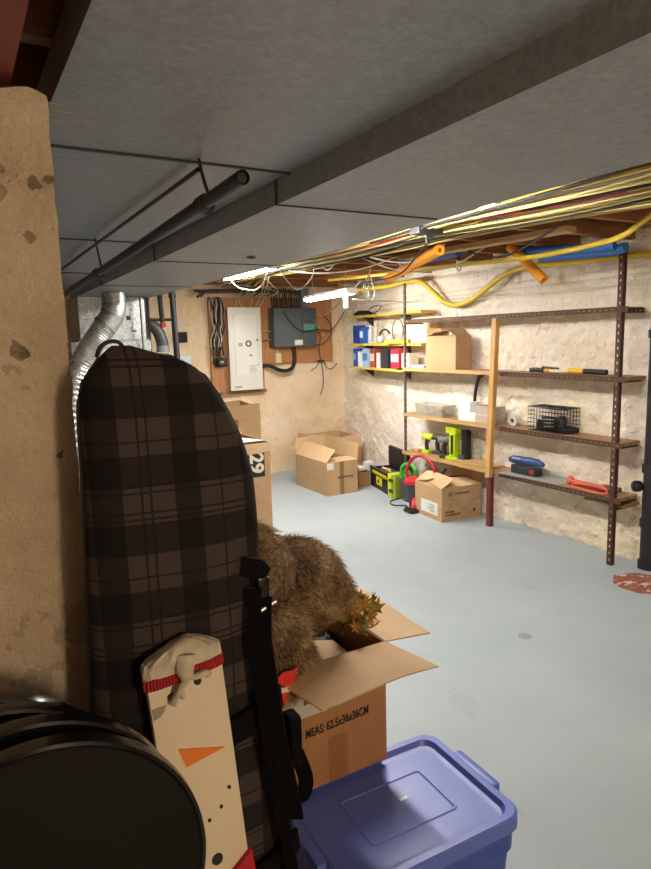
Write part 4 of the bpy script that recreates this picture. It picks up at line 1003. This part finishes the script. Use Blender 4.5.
# open carton in the middle distance
t = carton('open_carton', 2.975, 3.322, 5.15, 5.79, 0, .325, 'large open brown carton with raised flaps near the back corner', [('l', .16, 128, .0), ('b', .17, 95), ('r', .16, 84), ('f', .15, 176)])
boxo('tape_strip', (3.12, 5.1485, 0), (3.165, 5.15, .325), MAT['tape'], t)
boxo('shipping_label', (2.979, 5.148, .255), (3.05, 5.15, .318), MAT['paper'], t, label='white shipping label')
text('MEAS: FURNITURE', .022, (3.18, 5.1485, .17), MAT['ink'], t, bold=.0006, align='CENTER')
bm = bmnew(); random.seed(5)
for k in range(7):
    p = Vector((3.15+jitter(.1), 5.45+jitter(.2), .27)); tube(bm, [p, p+Vector((jitter(.1), jitter(.1), .06)), p+Vector((jitter(.12), jitter(.12), .03))], .02, 8, smooth=3)
tag(obj('bundled_cloth', bm, M('#3a3a34', .8, var=.4), smooth=True), 'dark crumpled contents inside the large open carton', 'cloth')
t = carton('rear_carton', 3.28, 3.84, 5.86, 6.32, 0, .30, 'brown carton with upright flaps standing behind the open carton in the corner', [('l', .15, 96), ('b', .13, 95), ('r', .12, 92), ('f', .13, 92)], mat='card_dark')
t = thing('packing_scrap', (3.3, 5.9, .43), 'scrap of green and white packing on the rear carton flap', 'scrap')
boxo('scrap', (3.30, 5.83, .415), (3.36, 5.858, .445), M('#6f9a4a', .6), t, bev=.006)
boxo('scrap', (3.36, 5.835, .42), (3.42, 5.858, .44), MAT['paper'], t, bev=.006)

# tall cartons left, mostly behind the bag
t = carton('tall_carton', 1.20, 1.67, 3.60, 4.05, 0, .865, 'tall brown moving carton with a black numbered label behind the plaid bag', [('r', .12, -89), ('f', .06, -84), ('b', .18, 30)], mat='card')
boxo('black_label', (1.36, 3.5945, .654), (1.628, 3.5955, .828), M('#15120f', .6), t, label='black label with cream numerals')
text('29', .125, (1.57, 3.5935, .741), MAT['offwhite'], t, name='numerals', right=(0, 0, -1), up=(1, 0, 0), bold=.004)
bm = bmnew(); prism(bm, [(1.24, 3.62, .878), (1.655, 3.66, .868), (1.62, 3.70, .874), (1.22, 4.0, .93)], (0, 0, .003)); obj('white_insert', bm, MAT['white'], t, label='white sheet lying on the open top')
t = carton('stacked_carton', 1.52, 1.905, 4.25, 4.6, 0, .94, 'taller brown carton with torn top tape behind the numbered one', [('f', .10, 92), ('r', .10, 100), ('b', .1, 95)], mat='card_light')
boxo('tape_strip', (1.68, 4.246, .2), (1.73, 4.249, .94), MAT['tape'], t)

# ------------------------------------------------------------------ cast-iron drain pipe at the right, floor drain, scratches
t = thing('cast_iron_stack', (3.70, 2.38, 0), 'black cast-iron drain pipe with a round clean-out cap at the right wall', 'drain pipe')
bm = bmnew(); tube(bm, [(3.70, 2.35, .0), (3.70, 2.35, 1.95)], .052, 20)
for z in (.0, .27, .62, 1.45): tube(bm, [(3.70, 2.35, z), (3.70, 2.35, z+.05)], .062, 20)
obj('pipe', bm, MAT['iron'], t, smooth=35)
bm = bmnew(); lathe(bm, [(.03, 0), (.036, .015), (.036, .04), (.03, .05), (.015, .054)], frame((3.665, 2.40, .53), R(-30), 0, R(-90)), 18); obj('cleanout_cap', bm, M('#2c2e31', .35, .5), t, smooth=True)
s = NT('rusty_patch')
f = s.noise(22, 5, .7)
s.set(color=s.ramp(f, [(.3, '#5c2f26'), (.5, '#8a4c3c'), (.6, '#a97f70'), (.66, '#b8aea4')]), rough=.8); k_ = s.noise(9, 4, .6, co=s.mapped(scale=(1, 2.2, 1), rot=(0, 0, .5)))
c_ = s.mix(s.math('MULTIPLY', s.math('GREATER_THAN', k_, .56), .85), s.ramp(f, [(.3, '#5c2f26'), (.5, '#8a4c3c'), (.68, '#a06858')]), '#c9c1b4')
s.set(color=c_); s.bump(f, .6, .01)
bm = bmnew(); n = 40
vs = [bm.verts.new((3.44+.165*math.cos(2*math.pi*k/n)*(1+.08*noise.noise(Vector((k*.5, 0, 0)))), 2.215+.165*math.sin(2*math.pi*k/n)*(1+.08*noise.noise(Vector((0, k*.5, 0)))), .003)) for k in range(n)]
bm.faces.new(vs); e = bmesh.ops.extrude_face_region(bm, geom=bm.faces[:]); bmesh.ops.translate(bm, verts=[g for g in e['geom'] if isinstance(g, bmesh.types.BMVert)], vec=(0, 0, -.003))
tag(obj('floor_drain_patch', bm, s.m), 'round rust-red patched drain cover in the floor near the right wall', 'drain cover')
t = thing('floor_plug', (2.344, 2.117, 0), 'small scuffed round plug in the middle of the painted floor', 'floor plug')
bm = bmnew(); lathe(bm, [(.0, .001), (.028, .0015), (.034, .0)], frame((2.344, 2.117, 0)), 20, cap=False); obj('plug', bm, M('#8a9090', .6, var=.5, scale=120), t)

# ------------------------------------------------------------------ blue storage bins
def rrect(hx, hy, r, n=6):
    pts = []
    for cx, cy, a0 in ((hx-r, hy-r, 0), (-hx+r, hy-r, 90), (-hx+r, -hy+r, 180), (hx-r, -hy+r, 270)):
        for k in range(n+1):
            a = R(a0+90*k/n); pts.append((cx+r*math.cos(a), cy+r*math.sin(a)))
    return pts
def loft(bm, levels, mt, cap0=True, cap1=True):
    rings = []
    for hx, hy, r, z in levels: rings.append([bm.verts.new(mt @ Vector((x, y, z))) for x, y in rrect(hx, hy, r)])
    n = len(rings[0])
    for a, b in zip(rings[:-1], rings[1:]):
        for k in range(n): bm.faces.new((a[k], a[(k+1) % n], b[(k+1) % n], b[k]))
    if cap0: bm.faces.new(rings[0][::-1])
    if cap1: bm.faces.new(rings[-1])
def storage_bin(cx, cy, hx, hy, H, rz, label):
    t = thing('storage_bin', (cx, cy, 0), label, 'storage bin')
    mt = frame((cx, cy, 0), rz)
    bm = bmnew()
    loft(bm, [(hx*.84, hy*.80, .03, .002), (hx*.93, hy*.92, .04, H-.09), (hx*.955, hy*.95, .04, H-.088), (hx*.96, hy*.955, .04, H-.03)], mt)
    for k in range(5):
        x = (-.6+.3*k)*hx
        box(bm, (x-.012, -hy*.90, .05), (x+.012, -hy*.80, H-.11), mt)
    obj('tub', bm, MAT['bin'], t, smooth=35)
    bm = bmnew()
    loft(bm, [(hx*.965, hy*.96, .04, H-.035), (hx, hy, .045, H-.034), (hx, hy, .045, H-.004), (hx-.006, hy-.006, .042, H), (hx-.022, hy-.022, .035, H), (hx-.028, hy-.028, .032, H-.013), (hx-.032, hy-.032, .031, H-.0145),
              (hx-.045, hy-.045, .03, H-.0145), (hx*.52, hy*.44, .012, H-.0145), (hx*.52-.0025, hy*.44-.0025, .011, H-.012), (hx*.52-.006, hy*.44-.006, .010, H-.012), (hx*.52-.0085, hy*.44-.0085, .010, H-.0145), (hx*.2, hy*.2, .005, H-.0145)], mt)
    obj('lid', bm, MAT['lid'], t, smooth=28)
    for sg in (-1, 1):
        bm = bmnew(); xs = sorted((sg*(hx-.004), sg*(hx+.022)))
        box(bm, (xs[0], -.075, H-.028), (xs[1], .075, H-.002), mt, .007); obj('handle', bm, MAT['lid'], t, smooth=35)
    bm = bmnew(); box(bm, (hx*.06, hy*.04, H-.0144), (hx*.06+.022, hy*.04+.008, H-.0138), mt); obj('size_mark', bm, M('#dfe3ee', .4), t)
    return t
storage_bin(.806, 1.103, .230, .180, .42, R(-2), 'blue plastic storage bin with lid in the foreground, the printed carton on top of it')
tb = carton('support_carton', .53, .862, 1.33, 1.70, 0, .412, 'plain brown carton standing behind the blue storage bin', [], mat='card_dark', closed=True)

# ------------------------------------------------------------------ foreground carton
CX0, CX1, CY0, CY1, CZ0, CZ1 = .555, .872, 1.238, 1.60, .421, .742
t = carton('measurement_carton', CX0, CX1, CY0, CY1, CZ0, CZ1, 'open brown carton printed with measurements on top of the blue bin', [('f', .152, -4, .045), ('r', .145, -4), ('l', .14, 100)], mat='card_dark')
boxo('paper_label', (.575, CY0-.0012, .615), (.70, CY0-.0002, .735), M('#b9b4aa', .6), t, label='whitish barcode label')
bm = bmnew(); random.seed(11)
for z, x0, nb in ((.705, .60, 14), (.68, .612, 12), (.655, .635, 20)):
    x = x0
    for k in range(nb):
        wd = random.choice((.001, .0018, .003)); box(bm, (x, CY0-.002, z-.008), (x+wd, CY0-.001, z+.006)); x += wd+random.choice((.0012, .002))
obj('barcode', bm, MAT['ink'], t)
text('MEAS: 62.5x36x36CM', .031, (.637, CY0-.0016, .570), MAT['ink'], t, align='LEFT', squeeze=.64, bold=.0005, up=(0, 0, 1), right=(1, 0, .04))
boxo('tape_strip', (.70, CY0-.001, CZ0+.002), (.755, CY0-.0002, .54), M('#94683a', .35), t)
bm = bmnew(); prism(bm, [(.62, 1.26, .69), (.80, 1.25, .70), (.79, 1.36, .715), (.70, 1.40, .72)], (0, 0, .003)); tag(obj('brown_paper', bm, MAT['card_light']), 'folded brown card sticking up inside the measurement carton', 'card')
bm = bmnew()
for k in range(9): box(bm, (-.03, -.03, -.02), (.03, .03, .02), frame((.80+jitter(.04), 1.40+jitter(.10), .66+jitter(.02)), jitter(3), jitter(.6), jitter(.6)), .008)
tag(obj('black_cloth', bm, M('#15130f', .8), smooth=True), 'black bundled cloth down inside the measurement carton', 'cloth')
t = thing('packing_box', (.72, 1.45, .43), 'light brown inner box filling the measurement carton under the fur', 'box')
boxo('box', (.60, 1.30, .427), (.76, 1.57, .68), MAT['card_light'], t)
# red cloth with a pale stripe
def cloth_tri(pts, mat, name, parent, off=0):
    bm = bmnew(); a, b, c = [Vector(p) for p in pts]; N = 10; idx = {}
    for i in range(N+1):
        for j in range(N+1-i):
            u, w_ = i/N, j/N; p = a*(1-u-w_)+b*u+c*w_
            p = p+Vector((.0, -.006*math.sin(u*9+w_*4)-off, 0)); idx[i, j] = bm.verts.new(p)
    for i in range(N):
        for j in range(N-i):
            bm.faces.new((idx[i, j], idx[i+1, j], idx[i, j+1]))
            if i+j < N-1: bm.faces.new((idx[i+1, j], idx[i+1, j+1], idx[i, j+1]))
    o = obj(name, bm, mat, parent, smooth=180)
    md = o.modifiers.new('thickness', 'SOLIDIFY'); md.thickness = .003
    return o
t = thing('red_cloth', (.57, 1.22, .66), 'bright red cloth with a white stripe hanging between strap and fur', 'cloth')
cloth_tri([(.525, 1.185, .765), (.602, 1.20, .775), (.553, 1.195, .655)], M('#d2321e', .7, var=.05), 'cloth', t)
bm = bmnew(); prism(bm, [(.532, 1.180, .748), (.592, 1.192, .735), (.588, 1.192, .724), (.534, 1.180, .735)], (0, -.002, 0)); obj('stripe', bm, M('#e8cdbb', .6), t)

# autumn leaves garland
t = thing('leaf_garland', (.93, 1.42, .73), 'bunch of green and orange artificial autumn leaves in the measurement carton', 'artificial leaves')
tubeo('stem', [(.84, 1.40, .70), (.88, 1.42, .76), (.93, 1.44, .77)], .004, M('#4a3a1c', .7), t, smooth=4)
LC = [M(c_, .55, var=.25, scale=60) for c_ in ('#9a8a2c', '#a8742c', '#7f8a34', '#8f5a22', '#b09a40', '#6a6c2a')]
random.seed(21)
star = [(0, -.5), (.12, -.18), (.5, -.25), (.28, .02), (.55, .28), (.2, .25), (.16, .6), (0, .42), (-.16, .6), (-.2, .25), (-.55, .28), (-.28, .02), (-.5, -.25), (-.12, -.18)]
for k in range(34):
    u = random.random()
    c = Vector((.825+.10*u+jitter(.02), 1.33+jitter(.07)+.05*u, .735+.075*random.random()))
    sz = random.uniform(.035, .055)
    mt = frame(c, jitter(3), R(90)-random.uniform(0, 1.3), jitter(.7))
    bm = bmnew(); vv = [bm.verts.new(mt @ Vector((x*sz, y*sz, .18*sz*(x*x+y*y)*3))) for x, y in star]; cc = bm.verts.new(mt @ Vector((0, 0, 0)))
    for i in range(len(vv)): bm.faces.new((cc, vv[i], vv[(i+1) % len(vv)]))
    o = obj('leaf', bm, LC[k % 6], t); md = o.modifiers.new('thickness', 'SOLIDIFY'); md.thickness = .0008

# ------------------------------------------------------------------ fur
def fur_item():
    t = thing('fur_blanket', (.70, 1.40, .73), 'bundled shaggy brown faux fur blanket piled on the measurement carton', 'fur blanket')
    lobes = [((.555, 1.33, .97), (.08, .10, .10)), ((.695, 1.38, .885), (.115, .13, .105)), ((.575, 1.33, .83), (.11, .12, .12)), ((.585, 1.30, .735), (.10, .085, .085)), ((.765, 1.36, .862), (.058, .09, .052)), ((.52, 1.33, .70), (.05, .07, .10))]
    bm = bmnew()
    for c, r in lobes:
        bmesh.ops.create_icosphere(bm, subdivisions=4, radius=.97, matrix=Matrix.Translation(c) @ Matrix.Diagonal((*r, 1)))
    o = obj('fur_backing', bm, MAT['furbase'], t, smooth=180)
    md = o.modifiers.new('join', 'REMESH'); md.mode = 'VOXEL'; md.voxel_size = .008; md.use_smooth_shade = True
    random.seed(9)
    vs, fs = [], []
    def inside(p, skip):
        for i, (c, r) in enumerate(lobes):
            if i == skip: continue
            if sum(((p[k]-c[k])/r[k])**2 for k in range(3)) < .94: return True
        return False
    area = [r[0]*r[1]+r[1]*r[2]+r[0]*r[2] for c, r in lobes]
    for li, (c, r) in enumerate(lobes):
        for _ in range(int(area[li]*520000)):
            d = Vector((random.gauss(0, 1), random.gauss(0, 1), random.gauss(0, 1))).normalized()
            if d.y > .75 or d.z < -.85: continue
            p = Vector((c[0]+d.x*r[0], c[1]+d.y*r[1], c[2]+d.z*r[2]))
            if inside(p, li): continue
            n_ = Vector((d.x/r[0], d.y/r[1], d.z/r[2])).normalized()
            q = p*9
            flow = Vector((noise.noise(q)*1.8+.35, noise.noise(q+Vector((9, 0, 0)))-.3, noise.noise(q+Vector((0, 9, 0)))*1.8-.6))
            flow = (flow - n_*flow.dot(n_)); flow = flow.normalized() if flow.length > 1e-4 else n_
            L = random.uniform(.018, .030) if random.random() < .75 else random.uniform(.03, .05)
            dr = (n_*.55+flow*random.uniform(.6, 1.1)+Vector((jitter(.25), jitter(.25), jitter(.25)))).normalized()
            side = dr.cross(Vector((jitter(1), jitter(1), jitter(1)))).normalized()*.0007
            m = p+dr*L*.5+n_*.002; e = p+(dr+flow*.35).normalized()*L
            b = len(vs)
            vs += [p-side, p+side, m+side*.8, m-side*.8, e]
            fs += [(b, b+1, b+2, b+3), (b+3, b+2, b+4)]
    me = bpy.data.meshes.new('fur'); me.from_pydata([tuple(v) for v in vs], [], fs); me.materials.append(MAT['fur'])
    o = bpy.data.objects.new('fur', me); col.objects.link(o); o.parent = t; o.matrix_parent_inverse = parent_inv(t); o['kind'] = 'stuff'
    tubeo('satin_loop', [(.670, 1.35, .955), (.672, 1.345, .985), (.690, 1.34, .995), (.705, 1.345, .98), (.70, 1.35, .955)], .006, MAT['grey_plastic'], t, smooth=4)
fur_item()

# ------------------------------------------------------------------ plaid bag
MAT['strap'] = NT('black_webbing').set(color='#0b0b0d', rough=.9, spec=.1).m
def bag():
    YC = 1.10
    t = thing('plaid_snowboard_bag', (.37, YC, 0), 'tall dark plaid sports bag standing upright beside the concrete pillar', 'bag')
    prof = [  # z, x left, x right, half thickness
        (.0, .19, .49, .05), (.02, .16, .515, .06), (.10, .142, .525, .07), (.30, .140, .526, .075), (.55, .140, .517, .075), (.68, .143, .505, .075), (.88, .149, .486, .074), (1.05, .156, .468, .072), (1.166, .161, .469, .068), (1.25, .165, .465, .064),
        (1.32, .167, .447, .058), (1.377, .168, .423, .052), (1.415, .171, .401, .044), (1.44, .180, .384, .040), (1.458, .191, .366, .034), (1.468, .200, .348, .028), (1.480, .211, .312, .02), (1.490, .221, .28, .012), (1.497, .230, .26, .005)]
    def ev(z):
        for a, b in zip(prof[:-1], prof[1:]):
            if a[0] <= z <= b[0]:
                u = (z-a[0])/(b[0]-a[0]); return [a[k]*(1-u)+b[k]*u for k in range(4)]
        return list(prof[-1])
    bm = bmnew(); rings = []; NZ, NA = 130, 72
    for i in range(NZ+1):
        u = i/NZ; z = 1.497*(1-(1-u)**1.35)
        _, xl, xr, th = ev(z); cx, hx = (xl+xr)/2, (xr-xl)/2; ring = []
        for k in range(NA):
            a = 2*math.pi*k/NA; ca, sa = math.cos(a), math.sin(a)
            x = cx+hx*math.copysign(abs(ca)**.75, ca); y = YC+th*math.copysign(abs(sa)**.62, sa)
            p = Vector((x, y, z))
            wr = .007*noise.noise(Vector((x*7, z*6, 2)))+.004*noise.noise(Vector((x*10+z*9, z*22, 5)))*max(0, 1-abs(z-.55)/.5) + .003*noise.noise(p*25)
            ring.append(bm.verts.new((x, y-wr*(1 if sa < 0 else -1)*abs(sa), z)))
        rings.append(ring)
    for r0, r1 in zip(rings[:-1], rings[1:]):
        for k in range(NA): bm.faces.new((r0[k], r0[(k+1) % NA], r1[(k+1) % NA], r1[k]))
    bm.faces.new(rings[0][::-1]); bm.faces.new(rings[-1])
    me_o = obj('bag_body', bm, MAT['plaid'], t, smooth=180)
    # object coordinates of the body follow the bag's own axis
    me_o.data.transform(Matrix.Translation((-.37, 0, 0))); me_o.location = (.37, 0, 0)
    me_o.matrix_parent_inverse = parent_inv(t)
    # piping round the front edge, zip
    def edge(side, z0, z1, dy, n=40, off=0):
        pts = []
        for i in range(n+1):
            z = z0+(z1-z0)*i/n; _, xl, xr, th = ev(z)
            pts.append(((xl-off if side < 0 else xr+off), YC+dy*th, z))
        return pts
    pts = edge(-1, .02, 1.475, -.15) + edge(1, .02, 1.475, -.15)[::-1]
    tubeo('piping', pts, .0045, M('#120f10', .6), t, seg=6)
    # top carry loop
    tubeo('carry_loop', [(.205, YC-.0, 1.480), (.210, YC-.01, 1.495), (.223, YC-.01, 1.503), (.238, YC-.01, 1.503), (.250, YC-.0, 1.493)], .0035, MAT['rubber'], t, seg=8, smooth=4)
    # shoulder strap, buckle and tabs along the right side
    def webbing(pts, wd, th=.0035, name='webbing', across=(0, 1, 0)):
        P = smooth_pts(pts, 6); bm = bmnew(); prev = None; ac = Vector(across)
        for i, p in enumerate(P):
            d = (P[min(i+1, len(P)-1)]-P[max(i-1, 0)]).normalized(); sd = ac - d*ac.dot(d); sd.normalize(); n_ = d.cross(sd)*th; sd = sd*wd/2
            q = [bm.verts.new(p+sd+n_), bm.verts.new(p-sd+n_), bm.verts.new(p-sd-n_), bm.verts.new(p+sd-n_)]
            if prev:
                for k in range(4): bm.faces.new((prev[k], prev[(k+1) % 4], q[(k+1) % 4], q[k]))
            else: bm.faces.new(q)
            prev = q
        bm.faces.new(prev[::-1]); return obj(name, bm, MAT['strap'], t, smooth=40)
    acr = (.8, -.6, 0)
    webbing([(.415, 1.018, 1.10), (.435, 1.013, 1.095), (.458, 1.03, 1.07)], .035, name='buckle_tab', across=(.3, 0, 1))
    boxo('buckle', (.434, 1.006, 1.04), (.456, 1.022, 1.078), MAT['black_gloss'], t, bev=.004)
    tubeo('adjuster', [(.432, 1.008, 1.015), (.468, 1.008, 1.028)], .004, M('#8a8a8a', .3, .6), t)
    webbing([(.448, 1.012, 1.04), (.440, 1.003, .97), (.445, .998, .90), (.452, .996, .82), (.463, .996, .74), (.478, .998, .66), (.492, 1.003, .58)], .026, name='shoulder_strap', across=acr)
    webbing([(.430, 1.012, 1.06), (.420, 1.001, .97), (.427, .994, .86), (.438, .992, .74), (.455, .992, .62), (.478, .998, .45)], .024, name='shoulder_strap', across=acr)
    boxo('shoulder_pad', (.484, 1.0, .685), (.510, 1.04, .79), MAT['strap'], t, bev=.008)
    webbing([(.508, 1.03, .70), (.520, 1.03, .665), (.528, 1.03, .63), (.522, 1.03, .605), (.505, 1.03, .60)], .03, name='strap_tail', across=acr)
    for z in (.79, .47):
        _, xl, xr, th = ev(z)
        webbing([(xl+.012, YC-th*.75, z-.035), (xl+.06, YC-th-.004, z-.03), ((xl+xr)/2, YC-th-.012, z-.005), (xr-.06, YC-th-.006, z+.02), (xr-.008, YC-th*.75, z+.03)], .05, name='compression_strap', across=(0, 0, 1))
bag()

# ------------------------------------------------------------------ snowman plank
def snowman():
    t = thing('snowman_board', (.30, .97, 0), 'white wooden snowman plank with a knitted hat and painted orange nose', 'decoration')
    top = Vector((.285, .997, .985)); bot = Vector((.345, .935, .0))
    up = (top-bot).normalized(); rg = Vector((1, .05, 0)); rg = (rg-up*rg.dot(up)).normalized(); nm = rg.cross(up)
    H = (top-bot).length
    mt = Matrix(((rg.x, up.x, nm.x, bot.x), (rg.y, up.y, nm.y, bot.y), (rg.z, up.z, nm.z, bot.z), (0, 0, 0, 1)))
    # local: x right, y up, z toward camera
    bm = bmnew(); box(bm, (-.066, 0, -.010), (.066, H, .006), mt, .002); obj('plank', bm, M('#cdbfa6', .55, var=.05, scale=6), t, smooth=35)
    y0 = H-.03
    def disc(x, y, r, nme='button'):
        bm = bmnew(); lathe(bm, [(r, .006), (r*.9, .009), (r*.4, .010)], mt @ frame((x, y, 0)), 16); obj(nme, bm, MAT['ink'], t, smooth=True)
    disc(.018, y0-.026, .0068, 'eye'); disc(-.030, y0-.036, .0068, 'eye')
    bm = bmnew(); prism(bm, [(-.031, y0-.129, .0062), (.049, y0-.160, .0062), (-.022, y0-.166, .0062)], (0, 0, .002), mt); obj('nose', bm, M('#d8741c', .55), t, label='flat orange triangle nose')
    for x, y, r in ((.047, y0-.236, .0032), (.028, y0-.264, .0032), (.004, y0-.278, .0032), (-.022, y0-.285, .0032)): disc(x, y, r, 'mouth_dot')
    for y in (y0-.355, y0-.50, y0-.65): disc(.008, y, .0105)
    bm = bmnew()
    prism(bm, [(-.068, y0-.425, .006), (.02, y0-.395, .006), (.07, y0-.365, .006), (.072, y0-.42, .006), (.0, y0-.46, .006), (-.068, y0-.48, .006)], (0, 0, .010), mt); obj('scarf', bm, M('#a51d28', .9, bump=.5), t)
    # knitted hat
    bm = bmnew(); N = 28; rings = []
    for j, (yy, hw, hz) in enumerate(((-.012, .0685, .013), (.006, .070, .0145), (.008, .069, .014), (.020, .069, .018), (.028, .067, .020), (.036, .056, .018), (.042, .036, .014), (.045, .015, .007))):
        ring = []
        for k in range(N):
            a = 2*math.pi*k/N; ca, sa = math.cos(a), math.sin(a)
            x = hw*math.copysign(abs(ca)**.6, ca); z = -.002+hz*math.copysign(abs(sa)**.7, sa)
            fold = .0035*math.sin(k*2.3+j*.4)*(j > 1)+.003*noise.noise(Vector((k*1.7, j*2.0, 1)))
            y = y0+yy+x*.01+(.010*math.exp(-((x-.012)/.03)**2) if j > 3 else 0)
            ring.append(bm.verts.new(mt @ Vector((x, y, z+fold))))
        rings.append(ring)
    for r0, r1 in zip(rings[:-1], rings[1:]):
        for k in range(N): bm.faces.new((r0[k], r0[(k+1) % N], r1[(k+1) % N], r1[k]))
    bm.faces.new(rings[-1]); bm.faces.new(rings[0][::-1]); hat = obj('hat', bm, MAT['fleece'], t, smooth=True)
    bm = bmnew(); rings = []
    for yy, hw, hz in ((-.014, .0695, .0145), (-.012, .0712, .0165), (.004, .0712, .0165), (.006, .0695, .0145)):
        rings.append([bm.verts.new(mt @ Vector((hw*math.copysign(abs(math.cos(a))**.6, math.cos(a)), y0+yy+.01*hw*math.copysign(abs(math.cos(a))**.6, math.cos(a)), -.002+hz*math.copysign(abs(math.sin(a))**.7, math.sin(a))))) for a in [2*math.pi*k/N for k in range(N)]])
    for r0, r1 in zip(rings[:-1], rings[1:]):
        for k in range(N): bm.faces.new((r0[k], r0[(k+1) % N], r1[(k+1) % N], r1[k]))
    obj('hat_band', bm, MAT['rib'], hat, smooth=True, label='ribbed red band')
    def tie(pts, r0, r1):
        bm = bmnew(); tube(bm, [mt @ Vector(p) for p in pts], .008, 10, smooth=5, radii=[r0, r1], flat=.7); obj('hat_tie', bm, MAT['fleece'], hat, smooth=True, label='knotted grey-cream tie')
    tie([(.0, y0+.03, .016), (-.006, y0+.008, .024), (-.004, y0-.006, .028)], .019, .010)
    tie([(-.004, y0-.004, .026), (-.018, y0-.018, .024), (-.026, y0-.034, .018), (-.030, y0-.042, .014)], .007, .010)
    tie([(-.004, y0-.004, .026), (.010, y0-.008, .024), (.028, y0-.010, .018), (.034, y0-.016, .014)], .006, .009)
    tie([(-.020, y0-.02, .022), (-.014, y0-.034, .018), (-.016, y0-.040, .016)], .007, .004)
    bm = bmnew(); prism(bm, [(-.064, y0-.045, .0062), (-.040, y0-.046, .0062), (-.045, y0-.055, .0062), (-.052, y0-.061, .0062), (-.063, y0-.064, .0062)], (0, 0, .002), mt); obj('painted_smudge', bm, M('#8f8470', .7), t)
snowman()

# ------------------------------------------------------------------ black round folding stools leaning on the pillar
SEAT_R = .209
def stool_proto(loc, label):
    t = thing('folding_stool', (0, 0, 0), label, 'folding stool', 'black folding stools')
    # local frame: seat disc in the XZ plane facing -Y, centre at z 0
    fr = Matrix.Rotation(R(90), 4, 'X')
    bm = bmnew(); lathe(bm, [(.02, .012), (SEAT_R-.012, .014), (SEAT_R-.006, .010), (SEAT_R-.006, -.010), (.02, -.012)], fr, 72); obj('seat', bm, MAT['seat'], t, smooth=35)
    bm = bmnew(); prof = [(SEAT_R-.008, .011), (SEAT_R-.004, .0145), (SEAT_R, .012), (SEAT_R+.001, 0), (SEAT_R, -.012), (SEAT_R-.004, -.0145), (SEAT_R-.008, -.011)]
    lathe(bm, prof, fr, 72, cap=False); obj('rim', bm, MAT['black_gloss'], t, smooth=True)
    for sg in (-1, 1):
        tubeo('leg', [(sg*.11, .022, .06), (sg*.12, .024, -.80)], .009, MAT['black_gloss'], t, seg=10)
        tubeo('leg', [(sg*.085, .024, .10), (sg*.09, .026, -.80)], .009, MAT['black_gloss'], t, seg=10)
    tubeo('crossbar', [(-.12, .024, -.70), (.12, .024, -.70)], .008, MAT['black_gloss'], t, seg=10)
    t.location = loc
    return t
MAT['seat'] = NT('matt_black_seat').set(color='#0b0907', rough=.75, spec=.2).m
names = ['nearest black round folding stool, its whole top facing the room', 'second black round folding stool from the front of the leaning row', 'third black round folding stool from the front of the leaning row', 'rearmost black round folding stool, against the concrete pillar']
STOOLS = [(.034, .80, .807), (.022, .86, .807), (-.016, .92, .805), (-.038, .97, .802)]
proto = stool_proto(STOOLS[0], names[0]); proto.rotation_euler = (R(-2), 0, 0)
for p, lb in zip(STOOLS[1:], names[1:]):
    copy_tree(proto, p, label=lb)
